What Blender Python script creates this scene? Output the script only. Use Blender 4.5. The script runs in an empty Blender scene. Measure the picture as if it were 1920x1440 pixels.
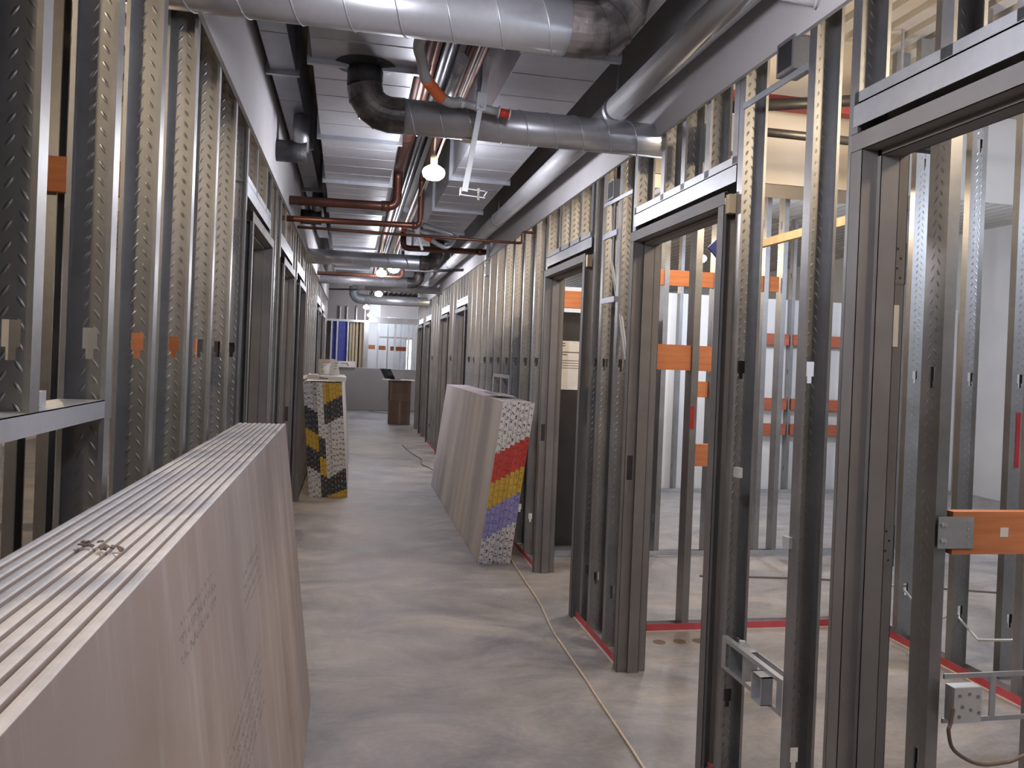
import bpy, math, random
from mathutils import Vector, Matrix, Euler
random.seed(7)
SC = bpy.context.scene
COL = SC.collection

# ------------------------------------------------------------------ camera
cam = bpy.data.cameras.new('camera')
cam_o = bpy.data.objects.new('camera', cam); COL.objects.link(cam_o)
cam.sensor_fit = 'HORIZONTAL'; cam.sensor_width = 36.0
cam.lens = 1500.0 / 1920.0 * 36.0
cam.shift_y = (685.0 - 720.0) / 1920.0
cam.clip_start = 0.02; cam.clip_end = 200
CAM_H = 1.517
psi, pit, rol = math.radians(11.292), math.radians(0.2687), math.radians(2.2906)
r0 = Vector((math.cos(psi), -math.sin(psi), 0)); fw = Vector((math.sin(psi)*math.cos(pit), math.cos(psi)*math.cos(pit), -math.sin(pit)))
u0 = r0.cross(fw)
rr = r0*math.cos(rol) + u0*math.sin(rol); uu = -r0*math.sin(rol) + u0*math.cos(rol)
m = Matrix.Identity(4)
for i in range(3):
    m[i][0] = rr[i]; m[i][1] = uu[i]; m[i][2] = -fw[i]
m[2][3] = CAM_H
cam_o.matrix_world = m
SC.camera = cam_o

# ------------------------------------------------------------------ world, exposure
w = bpy.data.worlds.new('world'); SC.world = w; w.use_nodes = True
bg = w.node_tree.nodes['Background']; bg.inputs[0].default_value = (0.80, 0.86, 1.0, 1); bg.inputs[1].default_value = 0.35
SC.view_settings.view_transform = 'Standard'; SC.view_settings.look = 'None'
SC.view_settings.gamma = 1.0; SC.view_settings.use_curve_mapping = False
SC.view_settings.exposure = 0.08
cy = SC.cycles
cy.max_bounces = 5; cy.diffuse_bounces = 4; cy.glossy_bounces = 2; cy.adaptive_threshold = 0.08; cy.transmission_bounces = 2; cy.caustics_reflective = False; cy.caustics_refractive = False
BULB_CORRIDOR = 34.0      # watts of the cool corridor work lights
BULB_ROOM = 42.0          # watts of the warm side-room work lights
BULB_HALL = 75.0          # watts of the added cool bulbs that stand in for daylight
COOL = (0.90, 0.90, 1.0); WARM = (1.0, 0.78, 0.53); DAY = (0.74, 0.83, 1.0)

# ------------------------------------------------------------------ materials
def nodes_of(name):
    mt = bpy.data.materials.new(name); mt.use_nodes = True
    nt = mt.node_tree; b = nt.nodes['Principled BSDF']
    return mt, nt, b
def N(nt, t, **kw):
    n = nt.nodes.new(t)
    for k, v in kw.items():
        if k in n.inputs.keys(): n.inputs[k].default_value = v
        else: setattr(n, k, v)
    return n
def L(nt, a, b): nt.links.new(a, b)
def mk(name, c1, c2=None, scale=4.0, rough=0.6, metal=0.0, bump=0.0, bscale=None, stretch=(1,1,1), detail=4.0, lo=0.35, hi=0.65, rough2=None, spec=None):
    mt, nt, b = nodes_of(name)
    b.inputs['Roughness'].default_value = rough; b.inputs['Metallic'].default_value = metal
    if spec is not None: b.inputs['Specular IOR Level'].default_value = spec
    if c2 is None:
        c2 = tuple(x*0.9 for x in c1)
    tc = N(nt, 'ShaderNodeTexCoord'); mp = N(nt, 'ShaderNodeMapping'); mp.inputs['Scale'].default_value = stretch
    L(nt, tc.outputs['Object'], mp.inputs['Vector'])
    no = N(nt, 'ShaderNodeTexNoise', Scale=scale, Detail=detail); L(nt, mp.outputs[0], no.inputs['Vector'])
    cr = N(nt, 'ShaderNodeValToRGB'); cr.color_ramp.elements[0].position = lo; cr.color_ramp.elements[1].position = hi
    cr.color_ramp.elements[0].color = (*c1, 1); cr.color_ramp.elements[1].color = (*c2, 1)
    L(nt, no.outputs['Fac'], cr.inputs['Fac']); L(nt, cr.outputs['Color'], b.inputs['Base Color'])
    if rough2 is not None:
        mr = N(nt, 'ShaderNodeMapRange'); mr.inputs['To Min'].default_value = rough; mr.inputs['To Max'].default_value = rough2
        L(nt, no.outputs['Fac'], mr.inputs['Value']); L(nt, mr.outputs[0], b.inputs['Roughness'])
    if bump:
        n2 = N(nt, 'ShaderNodeTexNoise', Scale=bscale or scale*4, Detail=3.0); L(nt, mp.outputs[0], n2.inputs['Vector'])
        bp = N(nt, 'ShaderNodeBump', Strength=bump, Distance=0.01); L(nt, n2.outputs['Fac'], bp.inputs['Height']); L(nt, bp.outputs[0], b.inputs['Normal'])
    return mt
def emis(name, col, s):
    mt, nt, b = nodes_of(name)
    b.inputs['Base Color'].default_value = (0.9, 0.9, 0.9, 1)
    b.inputs['Emission Color'].default_value = (*col, 1); b.inputs['Emission Strength'].default_value = s
    mt.cycles.emission_sampling = 'NONE' if s > 10 else 'AUTO'     # the bulbs' light comes from the point light in each lamp
    return mt
def galv(name, c1, c2, rough=0.36, metal=0.75, dimple=False, knurl=False):
    mt, nt, b = nodes_of(name)
    b.inputs['Metallic'].default_value = metal
    tc = N(nt, 'ShaderNodeTexCoord')
    vo = N(nt, 'ShaderNodeTexVoronoi', Scale=55.0); L(nt, tc.outputs['Object'], vo.inputs['Vector'])
    no = N(nt, 'ShaderNodeTexNoise', Scale=3.0, Detail=5.0); L(nt, tc.outputs['Object'], no.inputs['Vector'])
    mx = N(nt, 'ShaderNodeMath', operation='MULTIPLY_ADD'); mx.inputs[1].default_value = 0.12
    L(nt, vo.outputs['Color'], mx.inputs[0]); L(nt, no.outputs['Fac'], mx.inputs[2])
    cr = N(nt, 'ShaderNodeValToRGB'); cr.color_ramp.elements[0].position = 0.38; cr.color_ramp.elements[1].position = 0.85
    cr.color_ramp.elements[0].color = (*c1, 1); cr.color_ramp.elements[1].color = (*c2, 1)
    L(nt, mx.outputs[0], cr.inputs['Fac']); L(nt, cr.outputs['Color'], b.inputs['Base Color'])
    mr = N(nt, 'ShaderNodeMapRange'); mr.inputs['To Min'].default_value = rough-0.06; mr.inputs['To Max'].default_value = rough+0.12
    L(nt, no.outputs['Fac'], mr.inputs['Value']); L(nt, mr.outputs[0], b.inputs['Roughness'])
    if dimple:   # rolled diamond embossing of the stud webs
        def mth(op, a, b=None):
            q = N(nt, 'ShaderNodeMath', operation=op)
            for k, v in enumerate((a, b)):
                if v is None: continue
                if isinstance(v, (int, float)): q.inputs[k].default_value = v
                else: L(nt, v, q.inputs[k])
            return q.outputs[0]
        sp = N(nt, 'ShaderNodeSeparateXYZ'); L(nt, tc.outputs['Object'], sp.inputs[0])
        cu = mth('DIVIDE', mth('SUBTRACT', sp.outputs[0], 0.021), 0.025); col = mth('FLOOR', cu)
        sg = mth('SUBTRACT', 1.0, mth('MULTIPLY', mth('FLOORED_MODULO', col, 2.0), 2.0))      # columns lean alternately
        px = mth('SUBTRACT', mth('FRACT', cu), 0.5)
        pz = mth('SUBTRACT', mth('FRACT', mth('ADD', mth('DIVIDE', sp.outputs[2], 0.036), mth('MULTIPLY', col, 0.5))), 0.5)
        ps = mth('MULTIPLY', px, sg)
        al = mth('MULTIPLY', mth('ADD', ps, pz), 0.75); ac = mth('MULTIPLY', mth('SUBTRACT', ps, pz), 2.4)
        ds = mth('SQRT', mth('ADD', mth('MULTIPLY', al, al), mth('MULTIPLY', ac, ac)))
        m2 = N(nt, 'ShaderNodeMapRange'); m2.inputs['From Min'].default_value = 0.12; m2.inputs['From Max'].default_value = 0.42
        m2.inputs['To Min'].default_value = 1.0; m2.inputs['To Max'].default_value = 0.0; L(nt, ds, m2.inputs['Value'])
        inside = mth('COMPARE', col, 0.5); inside.node.inputs[2].default_value = 0.6
        hh = mth('MULTIPLY', m2.outputs[0], inside); hb = N(nt, 'ShaderNodeMath', operation='ADD'); L(nt, hh, hb.inputs[0]); m2 = hb
        bp = N(nt, 'ShaderNodeBump', Strength=0.45, Distance=0.003); L(nt, m2.outputs[0], bp.inputs['Height']); L(nt, bp.outputs[0], b.inputs['Normal'])
    return mt

M = {}
M['stud'] = galv('galvanized_stud', (0.28,0.280,0.285), (0.40,0.400,0.405), 0.38, 0.80, dimple=True)
M['galv'] = galv('galvanized_sheet', (0.44,0.46,0.50), (0.60,0.62,0.66), 0.44, 0.76)
M['duct'] = galv('duct_sheet', (0.50,0.51,0.55), (0.66,0.67,0.71), 0.34, 0.62)
M['ductside'] = galv('duct_sheet_dull', (0.30,0.30,0.32), (0.42,0.42,0.44), 0.42, 0.70)
M['frame'] = mk('primed_door_frame', (0.160,0.150,0.148), (0.188,0.177,0.174), 6.0, 0.55, 0.0, 0.03, 60)
M['drop'] = mk('gypsum_fascia', (0.58,0.565,0.58), (0.66,0.645,0.66), 1.5, 0.85, bump=0.02, bscale=80)
M['gyp_back'] = mk('gypsum_grey_paper', (0.30,0.285,0.275), (0.36,0.345,0.335), 2.0, 0.9)
M['gyp_core'] = mk('gypsum_edge', (0.62,0.60,0.60), (0.78,0.75,0.73), 14.0, 0.9, bump=0.1, bscale=120)
M['gyp_brown'] = None
M['gyp_lilac'] = mk('gypsum_lilac_edge', (0.60,0.55,0.66), (0.70,0.65,0.74), 8.0, 0.9)
M['copper'] = mk('copper_pipe', (0.185,0.075,0.052), (0.12,0.055,0.042), 7.0, 0.36, 0.6, 0.04, 60)
M['sealed'] = mk('sealed_duct_elbow', (0.05,0.045,0.045), (0.20,0.175,0.165), 9.0, 0.42, 0.45, 0.2, 40, lo=0.42, hi=0.62)
M['copper_dull'] = mk('tarnished_copper', (0.20,0.09,0.06), (0.11,0.06,0.045), 6.0, 0.45, 0.6)
M['mastic'] = mk('black_duct_mastic', (0.022,0.022,0.026), (0.06,0.055,0.055), 18.0, 0.55, 0.0, 0.35, 45, lo=0.45, hi=0.8)
M['jacket'] = mk('grey_pipe_jacket', (0.50,0.50,0.52), (0.58,0.58,0.60), 3.0, 0.45)
M['white'] = mk('white_painted', (0.72,0.72,0.72), (0.80,0.80,0.80), 3.0, 0.5)
M['whitegalv'] = mk('bright_zinc', (0.66,0.69,0.72), (0.74,0.76,0.79), 12.0, 0.38, 0.5)
M['orangewood'] = mk('fire_treated_lumber', (0.56,0.19,0.075), (0.66,0.26,0.11), 3.0, 0.7, stretch=(1,1,12), bump=0.05)
M['redwood'] = mk('dark_red_lumber', (0.36,0.09,0.045), (0.46,0.13,0.06), 3.0, 0.7, stretch=(1,1,12))
M['redtrack'] = mk('red_track_leg', (0.54,0.075,0.10), (0.62,0.11,0.13), 9.0, 0.5)
M['gasket'] = mk('white_gasket', (0.75,0.73,0.70), None, 20, 0.8)
M['redpaint'] = mk('red_spray_paint', (0.50,0.03,0.03), (0.42,0.02,0.02), 20, 0.6)
M['redsteel'] = mk('red_primed_steel', (0.33,0.055,0.05), (0.26,0.05,0.045), 6, 0.6)
M['cord'] = mk('cream_cord', (0.70,0.61,0.45), (0.62,0.54,0.40), 30, 0.55)
M['yellowcord'] = mk('yellow_cord', (0.62,0.42,0.10), (0.55,0.38,0.10), 30, 0.5)
M['darkcord'] = mk('grey_brown_cord', (0.20,0.15,0.13), None, 30, 0.5)
M['black'] = mk('black_plastic', (0.018,0.018,0.02), (0.03,0.03,0.032), 8, 0.5)
M['blackpipe'] = mk('black_steel_pipe', (0.02,0.02,0.022), (0.04,0.035,0.035), 8, 0.45, 0.3)
M['orange'] = mk('orange_label', (0.85,0.20,0.06), (0.75,0.16,0.05), 10, 0.5)
M['redcap'] = mk('red_plastic', (0.75,0.07,0.04), None, 10, 0.4)
M['blue'] = mk('blue_sheathing', (0.050,0.062,0.30), (0.065,0.08,0.36), 9, 0.7)
M['wood'] = mk('pale_lumber', (0.66,0.50,0.30), (0.74,0.60,0.40), 2.5, 0.75, stretch=(8,8,0.6))
M['cardboard'] = mk('brown_cardboard', (0.175,0.115,0.088), (0.21,0.14,0.11), 3, 0.85)
M['tape'] = mk('packing_tape', (0.27,0.17,0.12), None, 10, 0.35)
M['paper'] = mk('white_paper', (0.74,0.71,0.67), (0.82,0.79,0.75), 12, 0.85)
M['pink'] = mk('pale_pink_pads', (0.66,0.50,0.42), (0.72,0.56,0.48), 12, 0.85)
M['wallwhite'] = mk('white_board_wall', (0.70,0.69,0.68), (0.78,0.77,0.76), 1.0, 0.85)
M['walltan'] = mk('tan_gypsum_wall', (0.62,0.57,0.50), (0.70,0.65,0.58), 1.2, 0.85)
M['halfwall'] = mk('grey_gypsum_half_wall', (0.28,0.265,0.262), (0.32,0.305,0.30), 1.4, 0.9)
M['deck'] = mk('steel_roof_deck', (0.56,0.53,0.49), (0.64,0.61,0.56), 2.0, 0.6, 0.2)
M['cabinet'] = mk('black_cabinet', (0.022,0.020,0.020), (0.032,0.029,0.028), 5, 0.5)
M['screen'] = mk('dark_screen', (0.03,0.033,0.034), (0.05,0.053,0.05), 6, 0.25)
M['blueflex'] = mk('blue_grey_flexible_duct', (0.16,0.18,0.20), (0.24,0.26,0.28), 14, 0.5, 0.3)
M['glass'] = emis('lit_window', (0.92,0.95,1.0), 5.0)
M['bulb'] = emis('lit_bulb', (1,0.98,0.95), 30.0)
M['bulbwarm'] = emis('lit_bulb_warm', (1,0.88,0.70), 30.0)

# concrete floor: trowelled grey with pale dust and darker damp blotches
def floor_mat():
    mt, nt, b = nodes_of('concrete_floor')
    tc = N(nt, 'ShaderNodeTexCoord')
    mp = N(nt, 'ShaderNodeMapping'); mp.inputs['Scale'].default_value = (0.9, 1.5, 1); L(nt, tc.outputs['Object'], mp.inputs['Vector'])
    n1 = N(nt, 'ShaderNodeTexNoise', Scale=1.7, Detail=12.0, Roughness=0.70, Distortion=0.6); L(nt, mp.outputs[0], n1.inputs['Vector'])
    c1 = N(nt, 'ShaderNodeValToRGB'); e = c1.color_ramp.elements
    e[0].position = 0.32; e[0].color = (0.215,0.208,0.210,1); e[1].position = 0.66; e[1].color = (0.48,0.440,0.415,1)
    k = e.new(0.50); k.color = (0.345,0.328,0.324,1)
    L(nt, n1.outputs['Fac'], c1.inputs['Fac'])
    n2 = N(nt, 'ShaderNodeTexNoise', Scale=38.0, Detail=6.0); L(nt, tc.outputs['Object'], n2.inputs['Vector'])
    mr = N(nt, 'ShaderNodeMapRange'); mr.inputs['To Min'].default_value = 0.82; mr.inputs['To Max'].default_value = 1.14; L(nt, n2.outputs['Fac'], mr.inputs['Value'])
    mx = N(nt, 'ShaderNodeMix', data_type='RGBA', blend_type='MULTIPLY'); mx.inputs[0].default_value = 1.0
    L(nt, c1.outputs['Color'], mx.inputs[6]); L(nt, mr.outputs[0], mx.inputs[7]); L(nt, mx.outputs[2], b.inputs['Base Color'])
    r = N(nt, 'ShaderNodeMapRange'); r.inputs['To Min'].default_value = 0.38; r.inputs['To Max'].default_value = 0.8; L(nt, n1.outputs['Fac'], r.inputs['Value']); L(nt, r.outputs[0], b.inputs['Roughness'])
    bp = N(nt, 'ShaderNodeBump', Strength=0.08, Distance=0.01); L(nt, n2.outputs['Fac'], bp.inputs['Height']); L(nt, bp.outputs[0], b.inputs['Normal'])
    return mt
M['floor'] = floor_mat()

# brown back paper of the near boards: dust streaks run down, scuffs and faint grey print
def brown_mat():
    mt, nt, b = nodes_of('brown_gypsum_paper')
    b.inputs['Roughness'].default_value = 0.88
    tc = N(nt, 'ShaderNodeTexCoord')
    n0 = N(nt, 'ShaderNodeTexNoise', Scale=2.2, Detail=5.0); L(nt, tc.outputs['Object'], n0.inputs['Vector'])
    c0 = N(nt, 'ShaderNodeValToRGB'); c0.color_ramp.elements[0].position = 0.3; c0.color_ramp.elements[1].position = 0.75
    c0.color_ramp.elements[0].color = (0.33,0.258,0.222,1); c0.color_ramp.elements[1].color = (0.405,0.338,0.302,1)
    L(nt, n0.outputs['Fac'], c0.inputs['Fac'])
    mp = N(nt, 'ShaderNodeMapping'); mp.inputs['Scale'].default_value = (1, 7.0, 0.7); mp.inputs['Rotation'].default_value = (0.12, 0, 0); L(nt, tc.outputs['Object'], mp.inputs['Vector'])
    n1 = N(nt, 'ShaderNodeTexNoise', Scale=1.6, Detail=5.0, Roughness=0.7); L(nt, mp.outputs[0], n1.inputs['Vector'])
    r1 = N(nt, 'ShaderNodeMapRange'); r1.inputs['From Min'].default_value = 0.50; r1.inputs['From Max'].default_value = 0.78; r1.inputs['To Max'].default_value = 0.55; L(nt, n1.outputs['Fac'], r1.inputs['Value'])
    sep = N(nt, 'ShaderNodeSeparateXYZ'); L(nt, tc.outputs['Object'], sep.inputs[0])
    m1 = N(nt, 'ShaderNodeMix', data_type='RGBA'); L(nt, r1.outputs[0], m1.inputs[0]); L(nt, c0.outputs['Color'], m1.inputs[6]); m1.inputs[7].default_value = (0.55,0.51,0.49,1)
    # printed grade marks: a few fine lines of broken glyphs in two patches
    n3 = N(nt, 'ShaderNodeTexNoise', Scale=95.0, Detail=2.0); L(nt, tc.outputs['Object'], n3.inputs['Vector'])
    g = N(nt, 'ShaderNodeMath', operation='GREATER_THAN'); g.inputs[1].default_value = 0.53; L(nt, n3.outputs['Fac'], g.inputs[0])
    wv = N(nt, 'ShaderNodeTexWave', Scale=11.0); wv.bands_direction = 'Z'; L(nt, tc.outputs['Object'], wv.inputs['Vector'])
    g2 = N(nt, 'ShaderNodeMath', operation='GREATER_THAN'); g2.inputs[1].default_value = 0.45; L(nt, wv.outputs['Fac'], g2.inputs[0])
    def patch(y0, y1, z0, z1):
        out = None
        for src, a0, a1 in ((1, y0, y1), (2, z0, z1)):
            p = N(nt, 'ShaderNodeMath', operation='COMPARE'); p.inputs[1].default_value = (a0+a1)/2; p.inputs[2].default_value = abs(a1-a0)/2
            L(nt, sep.outputs[src], p.inputs[0])
            if out is None: out = p
            else:
                q = N(nt, 'ShaderNodeMath', operation='MULTIPLY'); L(nt, out.outputs[0], q.inputs[0]); L(nt, p.outputs[0], q.inputs[1]); out = q
        return out
    pa = patch(-1.98, -1.42, 0.60, 0.76); pb = patch(-1.60, -1.28, 0.90, 1.0); pc = patch(-2.28, -1.95, 1.03, 1.10)
    s1 = N(nt, 'ShaderNodeMath', operation='MAXIMUM'); L(nt, pa.outputs[0], s1.inputs[0]); L(nt, pb.outputs[0], s1.inputs[1])
    s2 = N(nt, 'ShaderNodeMath', operation='MAXIMUM'); L(nt, s1.outputs[0], s2.inputs[0]); L(nt, pc.outputs[0], s2.inputs[1])
    k1 = N(nt, 'ShaderNodeMath', operation='MULTIPLY'); L(nt, g.outputs[0], k1.inputs[0]); L(nt, g2.outputs[0], k1.inputs[1])
    k2 = N(nt, 'ShaderNodeMath', operation='MULTIPLY'); L(nt, k1.outputs[0], k2.inputs[0]); L(nt, s2.outputs[0], k2.inputs[1])
    k3 = N(nt, 'ShaderNodeMath', operation='MULTIPLY'); k3.inputs[1].default_value = 0.55; L(nt, k2.outputs[0], k3.inputs[0])
    m2 = N(nt, 'ShaderNodeMix', data_type='RGBA'); L(nt, k3.outputs[0], m2.inputs[0]); L(nt, m1.outputs[2], m2.inputs[6]); m2.inputs[7].default_value = (0.13,0.11,0.11,1)
    L(nt, m2.outputs[2], b.inputs['Base Color'])
    return mt
M['gyp_brown'] = brown_mat()
# face paper of the stack on the right: soft vertical bands of dust
M['gyp_grey'] = mk('grey_gypsum_face_paper', (0.43,0.40,0.40), (0.54,0.51,0.51), 2.4, 0.85, stretch=(1,2.2,0.25))

# end tape: coloured paper with broken lines of small print running up the strip
def tape_mat(name, col, ink, dens=0.52):
    mt, nt, b = nodes_of(name); b.inputs['Roughness'].default_value = 0.6
    tc = N(nt, 'ShaderNodeTexCoord'); sep = N(nt, 'ShaderNodeSeparateXYZ'); L(nt, tc.outputs['Object'], sep.inputs[0])
    mp = N(nt, 'ShaderNodeMapping'); mp.inputs['Scale'].default_value = (1.0, 0.01, 0.8); L(nt, tc.outputs['Object'], mp.inputs['Vector'])
    oi = N(nt, 'ShaderNodeObjectInfo'); ml = N(nt, 'ShaderNodeMath', operation='MULTIPLY'); ml.inputs[1].default_value = 37.0; L(nt, oi.outputs['Random'], ml.inputs[0])
    cz = N(nt, 'ShaderNodeCombineXYZ'); L(nt, ml.outputs[0], cz.inputs[2]); va = N(nt, 'ShaderNodeVectorMath', operation='ADD'); L(nt, mp.outputs[0], va.inputs[0]); L(nt, cz.outputs[0], va.inputs[1])
    n = N(nt, 'ShaderNodeTexNoise', Scale=80.0, Detail=1.0); L(nt, va.outputs[0], n.inputs['Vector'])
    g = N(nt, 'ShaderNodeMath', operation='GREATER_THAN'); g.inputs[1].default_value = dens; L(nt, n.outputs['Fac'], g.inputs[0])
    wv = N(nt, 'ShaderNodeTexWave', Scale=7.0, Distortion=0.0); wv.bands_direction = 'Z'; L(nt, va.outputs[0], wv.inputs['Vector'])
    g2 = N(nt, 'ShaderNodeMath', operation='GREATER_THAN'); g2.inputs[1].default_value = 0.42; L(nt, wv.outputs['Fac'], g2.inputs[0])
    ab = N(nt, 'ShaderNodeMath', operation='PINGPONG'); ab.inputs[1].default_value = 0.0175; L(nt, sep.outputs[0], ab.inputs[0])
    g3 = N(nt, 'ShaderNodeMath', operation='GREATER_THAN'); g3.inputs[1].default_value = 0.0055; L(nt, ab.outputs[0], g3.inputs[0])
    p = N(nt, 'ShaderNodeMath', operation='MULTIPLY'); L(nt, g.outputs[0], p.inputs[0]); L(nt, g2.outputs[0], p.inputs[1])
    q = N(nt, 'ShaderNodeMath', operation='MULTIPLY'); L(nt, p.outputs[0], q.inputs[0]); L(nt, g3.outputs[0], q.inputs[1])
    mx = N(nt, 'ShaderNodeMix', data_type='RGBA'); L(nt, q.outputs[0], mx.inputs[0]); mx.inputs[6].default_value = (*col, 1); mx.inputs[7].default_value = (*ink, 1)
    L(nt, mx.outputs[2], b.inputs['Base Color'])
    return mt
TW = tape_mat('white_end_tape', (0.66,0.64,0.64), (0.09,0.09,0.10))
TR = tape_mat('red_end_tape', (0.52,0.055,0.045), (0.26,0.02,0.02), 0.55)
TY = tape_mat('yellow_end_tape', (0.58,0.37,0.05), (0.26,0.17,0.04), 0.55)
TV = tape_mat('violet_end_tape', (0.29,0.27,0.56), (0.10,0.10,0.24), 0.55)
TK = tape_mat('black_end_tape', (0.03,0.03,0.034), (0.26,0.26,0.27), 0.54)

# ------------------------------------------------------------------ mesh building
class MB:
    def __init__(s): s.v = []; s.f = []
    def quadbox(s, P):
        o = len(s.v); s.v += [Vector(p) for p in P]
        s.f += [tuple(o+i for i in q) for q in ((0,3,2,1),(4,5,6,7),(0,1,5,4),(1,2,6,5),(2,3,7,6),(3,0,4,7))]
    def box(s, x0, x1, y0, y1, z0, z1):
        s.quadbox([(x0,y0,z0),(x1,y0,z0),(x1,y1,z0),(x0,y1,z0),(x0,y0,z1),(x1,y0,z1),(x1,y1,z1),(x0,y1,z1)]); return s
    def obox(s, c, size, rot):
        R = Euler(rot).to_matrix(); h = [d/2 for d in size]; c = Vector(c)
        P = [(-1,-1,-1),(1,-1,-1),(1,1,-1),(-1,1,-1),(-1,-1,1),(1,-1,1),(1,1,1),(-1,1,1)]
        s.quadbox([c + R @ Vector((p[0]*h[0], p[1]*h[1], p[2]*h[2])) for p in P]); return s
    def bar(s, a, b, w, h, up=(0,0,1)):
        a = Vector(a); b = Vector(b); d = (b-a).normalized(); up = Vector(up)
        if abs(d.dot(up)) > 0.95: up = Vector((0,1,0))
        x = d.cross(up).normalized(); z = x.cross(d)
        P = []
        for q in (a, b):
            P += [q - x*w/2 - z*h/2, q + x*w/2 - z*h/2, q + x*w/2 + z*h/2, q - x*w/2 + z*h/2]
        s.quadbox([P[0],P[1],P[2],P[3],P[4],P[5],P[6],P[7]]); return s
    def tube(s, pts, r, n=12, caps=True):
        pts = [Vector(p) for p in pts]; o = len(s.v); k = len(pts)
        rs = r if isinstance(r, (list, tuple)) else [r]*k
        t0 = (pts[1]-pts[0]).normalized(); a = Vector((0,0,1)) if abs(t0.z) < 0.9 else Vector((1,0,0))
        u = t0.cross(a).normalized()
        for i in range(k):
            t = (pts[min(i+1,k-1)] - pts[max(i-1,0)]).normalized()
            u = (u - t*u.dot(t)).normalized(); v = t.cross(u)
            for j in range(n):
                an = 2*math.pi*j/n; s.v.append(pts[i] + (u*math.cos(an) + v*math.sin(an))*rs[i])
        for i in range(k-1):
            for j in range(n):
                s.f.append((o+i*n+j, o+i*n+(j+1)%n, o+(i+1)*n+(j+1)%n, o+(i+1)*n+j))
        if caps:
            s.f.append(tuple(o+j for j in range(n))[::-1]); s.f.append(tuple(o+(k-1)*n+j for j in range(n)))
        return s
    def lathe(s, c, prof, n=20, axis='z'):
        o = len(s.v); c = Vector(c)
        for (r, h) in prof:
            for j in range(n):
                an = 2*math.pi*j/n; x, y = r*math.cos(an), r*math.sin(an)
                s.v.append(c + (Vector((x,y,h)) if axis == 'z' else Vector((h,x,y)) if axis == 'x' else Vector((y,h,x))))
        for i in range(len(prof)-1):
            for j in range(n):
                s.f.append((o+i*n+j, o+i*n+(j+1)%n, o+(i+1)*n+(j+1)%n, o+(i+1)*n+j))
        s.f.append(tuple(o+j for j in range(n))[::-1]); s.f.append(tuple(o+(len(prof)-1)*n+j for j in range(n)))
        return s
    def prism(s, poly, z0, z1):            # polygon in xy, extruded in z
        o = len(s.v); n = len(poly)
        s.v += [Vector((p[0],p[1],z0)) for p in poly] + [Vector((p[0],p[1],z1)) for p in poly]
        s.f.append(tuple(o+i for i in range(n))[::-1]); s.f.append(tuple(o+n+i for i in range(n)))
        for i in range(n): s.f.append((o+i, o+(i+1)%n, o+n+(i+1)%n, o+n+i))
        return s
    def mesh(s, name, mat, org=(0,0,0), smooth=False):
        me = bpy.data.meshes.new(name); og = Vector(org)
        me.from_pydata([tuple(p-og) for p in s.v], [], s.f); me.update()
        me.materials.append(mat)
        if smooth:
            me.polygons.foreach_set('use_smooth', [len(p.vertices) == 4 for p in me.polygons])
        return me
    def build(s, name, mat, parent=None, org=None, smooth=False):
        # coordinates are world metres; the object's origin sits at org (its parent's place when it is a part)
        base = parent_loc(parent) if parent is not None else Vector((0,0,0))
        og = Vector(org) if org is not None else base
        o = bpy.data.objects.new(name, s.mesh(name, mat, og, smooth)); COL.objects.link(o)
        o.location = og - base
        if parent is not None: o.parent = parent
        return o
def parent_loc(p):
    v = Vector((0,0,0))
    while p is not None: v = v + Vector(p.location); p = p.parent
    return v
def tag(o, label, cat, group=None, kind=None):
    o['label'] = label; o['category'] = cat
    if group: o['group'] = group
    if kind: o['kind'] = kind
    return o
def empty(name, loc, label, cat, group=None, kind=None):
    o = bpy.data.objects.new(name, None); COL.objects.link(o); o.location = loc; o.empty_display_size = 0.1
    return tag(o, label, cat, group, kind)
def B(x0,x1,y0,y1,z0,z1): return MB().box(x0,x1,y0,y1,z0,z1)
def link_copy(name, me, parent, loc, rot=(0,0,0)):
    o = bpy.data.objects.new(name, me); COL.objects.link(o); o.location = Vector(loc) - parent_loc(parent); o.rotation_euler = rot; o.parent = parent
    return o
ORD = ['first','second','third','fourth','fifth','sixth','seventh','eighth','ninth','tenth','eleventh','twelfth','thirteenth']

def arc(c, r, a0, a1, n, e1, e2):        # points of an arc in the plane of e1, e2
    c = Vector(c); e1 = Vector(e1); e2 = Vector(e2)
    return [c + e1*r*math.cos(a0+(a1-a0)*i/n) + e2*r*math.sin(a0+(a1-a0)*i/n) for i in range(n+1)]

# ------------------------------------------------------------------ the setting: slab, deck, outer walls
DECK_Z = 3.50
o = B(-5.0, 8.2, -7.2, 31.0, -0.12, 0.0).build('floor', M['floor'], org=(0,0,0)); tag(o, 'dusty grey concrete floor slab with darker damp blotches', 'floor', kind='structure')
dk = MB()
xx = -5.0
while xx < 8.2:                     # fluted steel deck, flutes run along the corridor
    dk.box(xx, xx+0.09, -7.2, 31.0, DECK_Z, DECK_Z+0.16); dk.box(xx+0.09, xx+0.15, -7.2, 31.0, DECK_Z+0.05, DECK_Z+0.16)
    xx += 0.15
o = dk.build('ceiling', M['deck']); tag(o, 'fluted steel deck overhead, tan grey, above ducts and pipes', 'ceiling', kind='structure')
def plain_wall(name, mat, a, label):
    o = B(*a).build(name, mat, org=((a[0]+a[1])/2,(a[2]+a[3])/2,0)); tag(o, label, 'wall', kind='structure'); return o
plain_wall('wall_outer_left', M['walltan'], (-5.0,-4.9,-7.2,31,0,DECK_Z), 'tan board wall far behind the left hand studs')
plain_wall('wall_outer_right', M['wallwhite'], (8.1,8.2,-7.2,31,0,DECK_Z), 'white board wall at the far side of the hall on the right')
plain_wall('wall_behind', M['walltan'], (-4.9,8.1,-7.2,-7.1,0,DECK_Z), 'tan board wall behind the camera')
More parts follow.
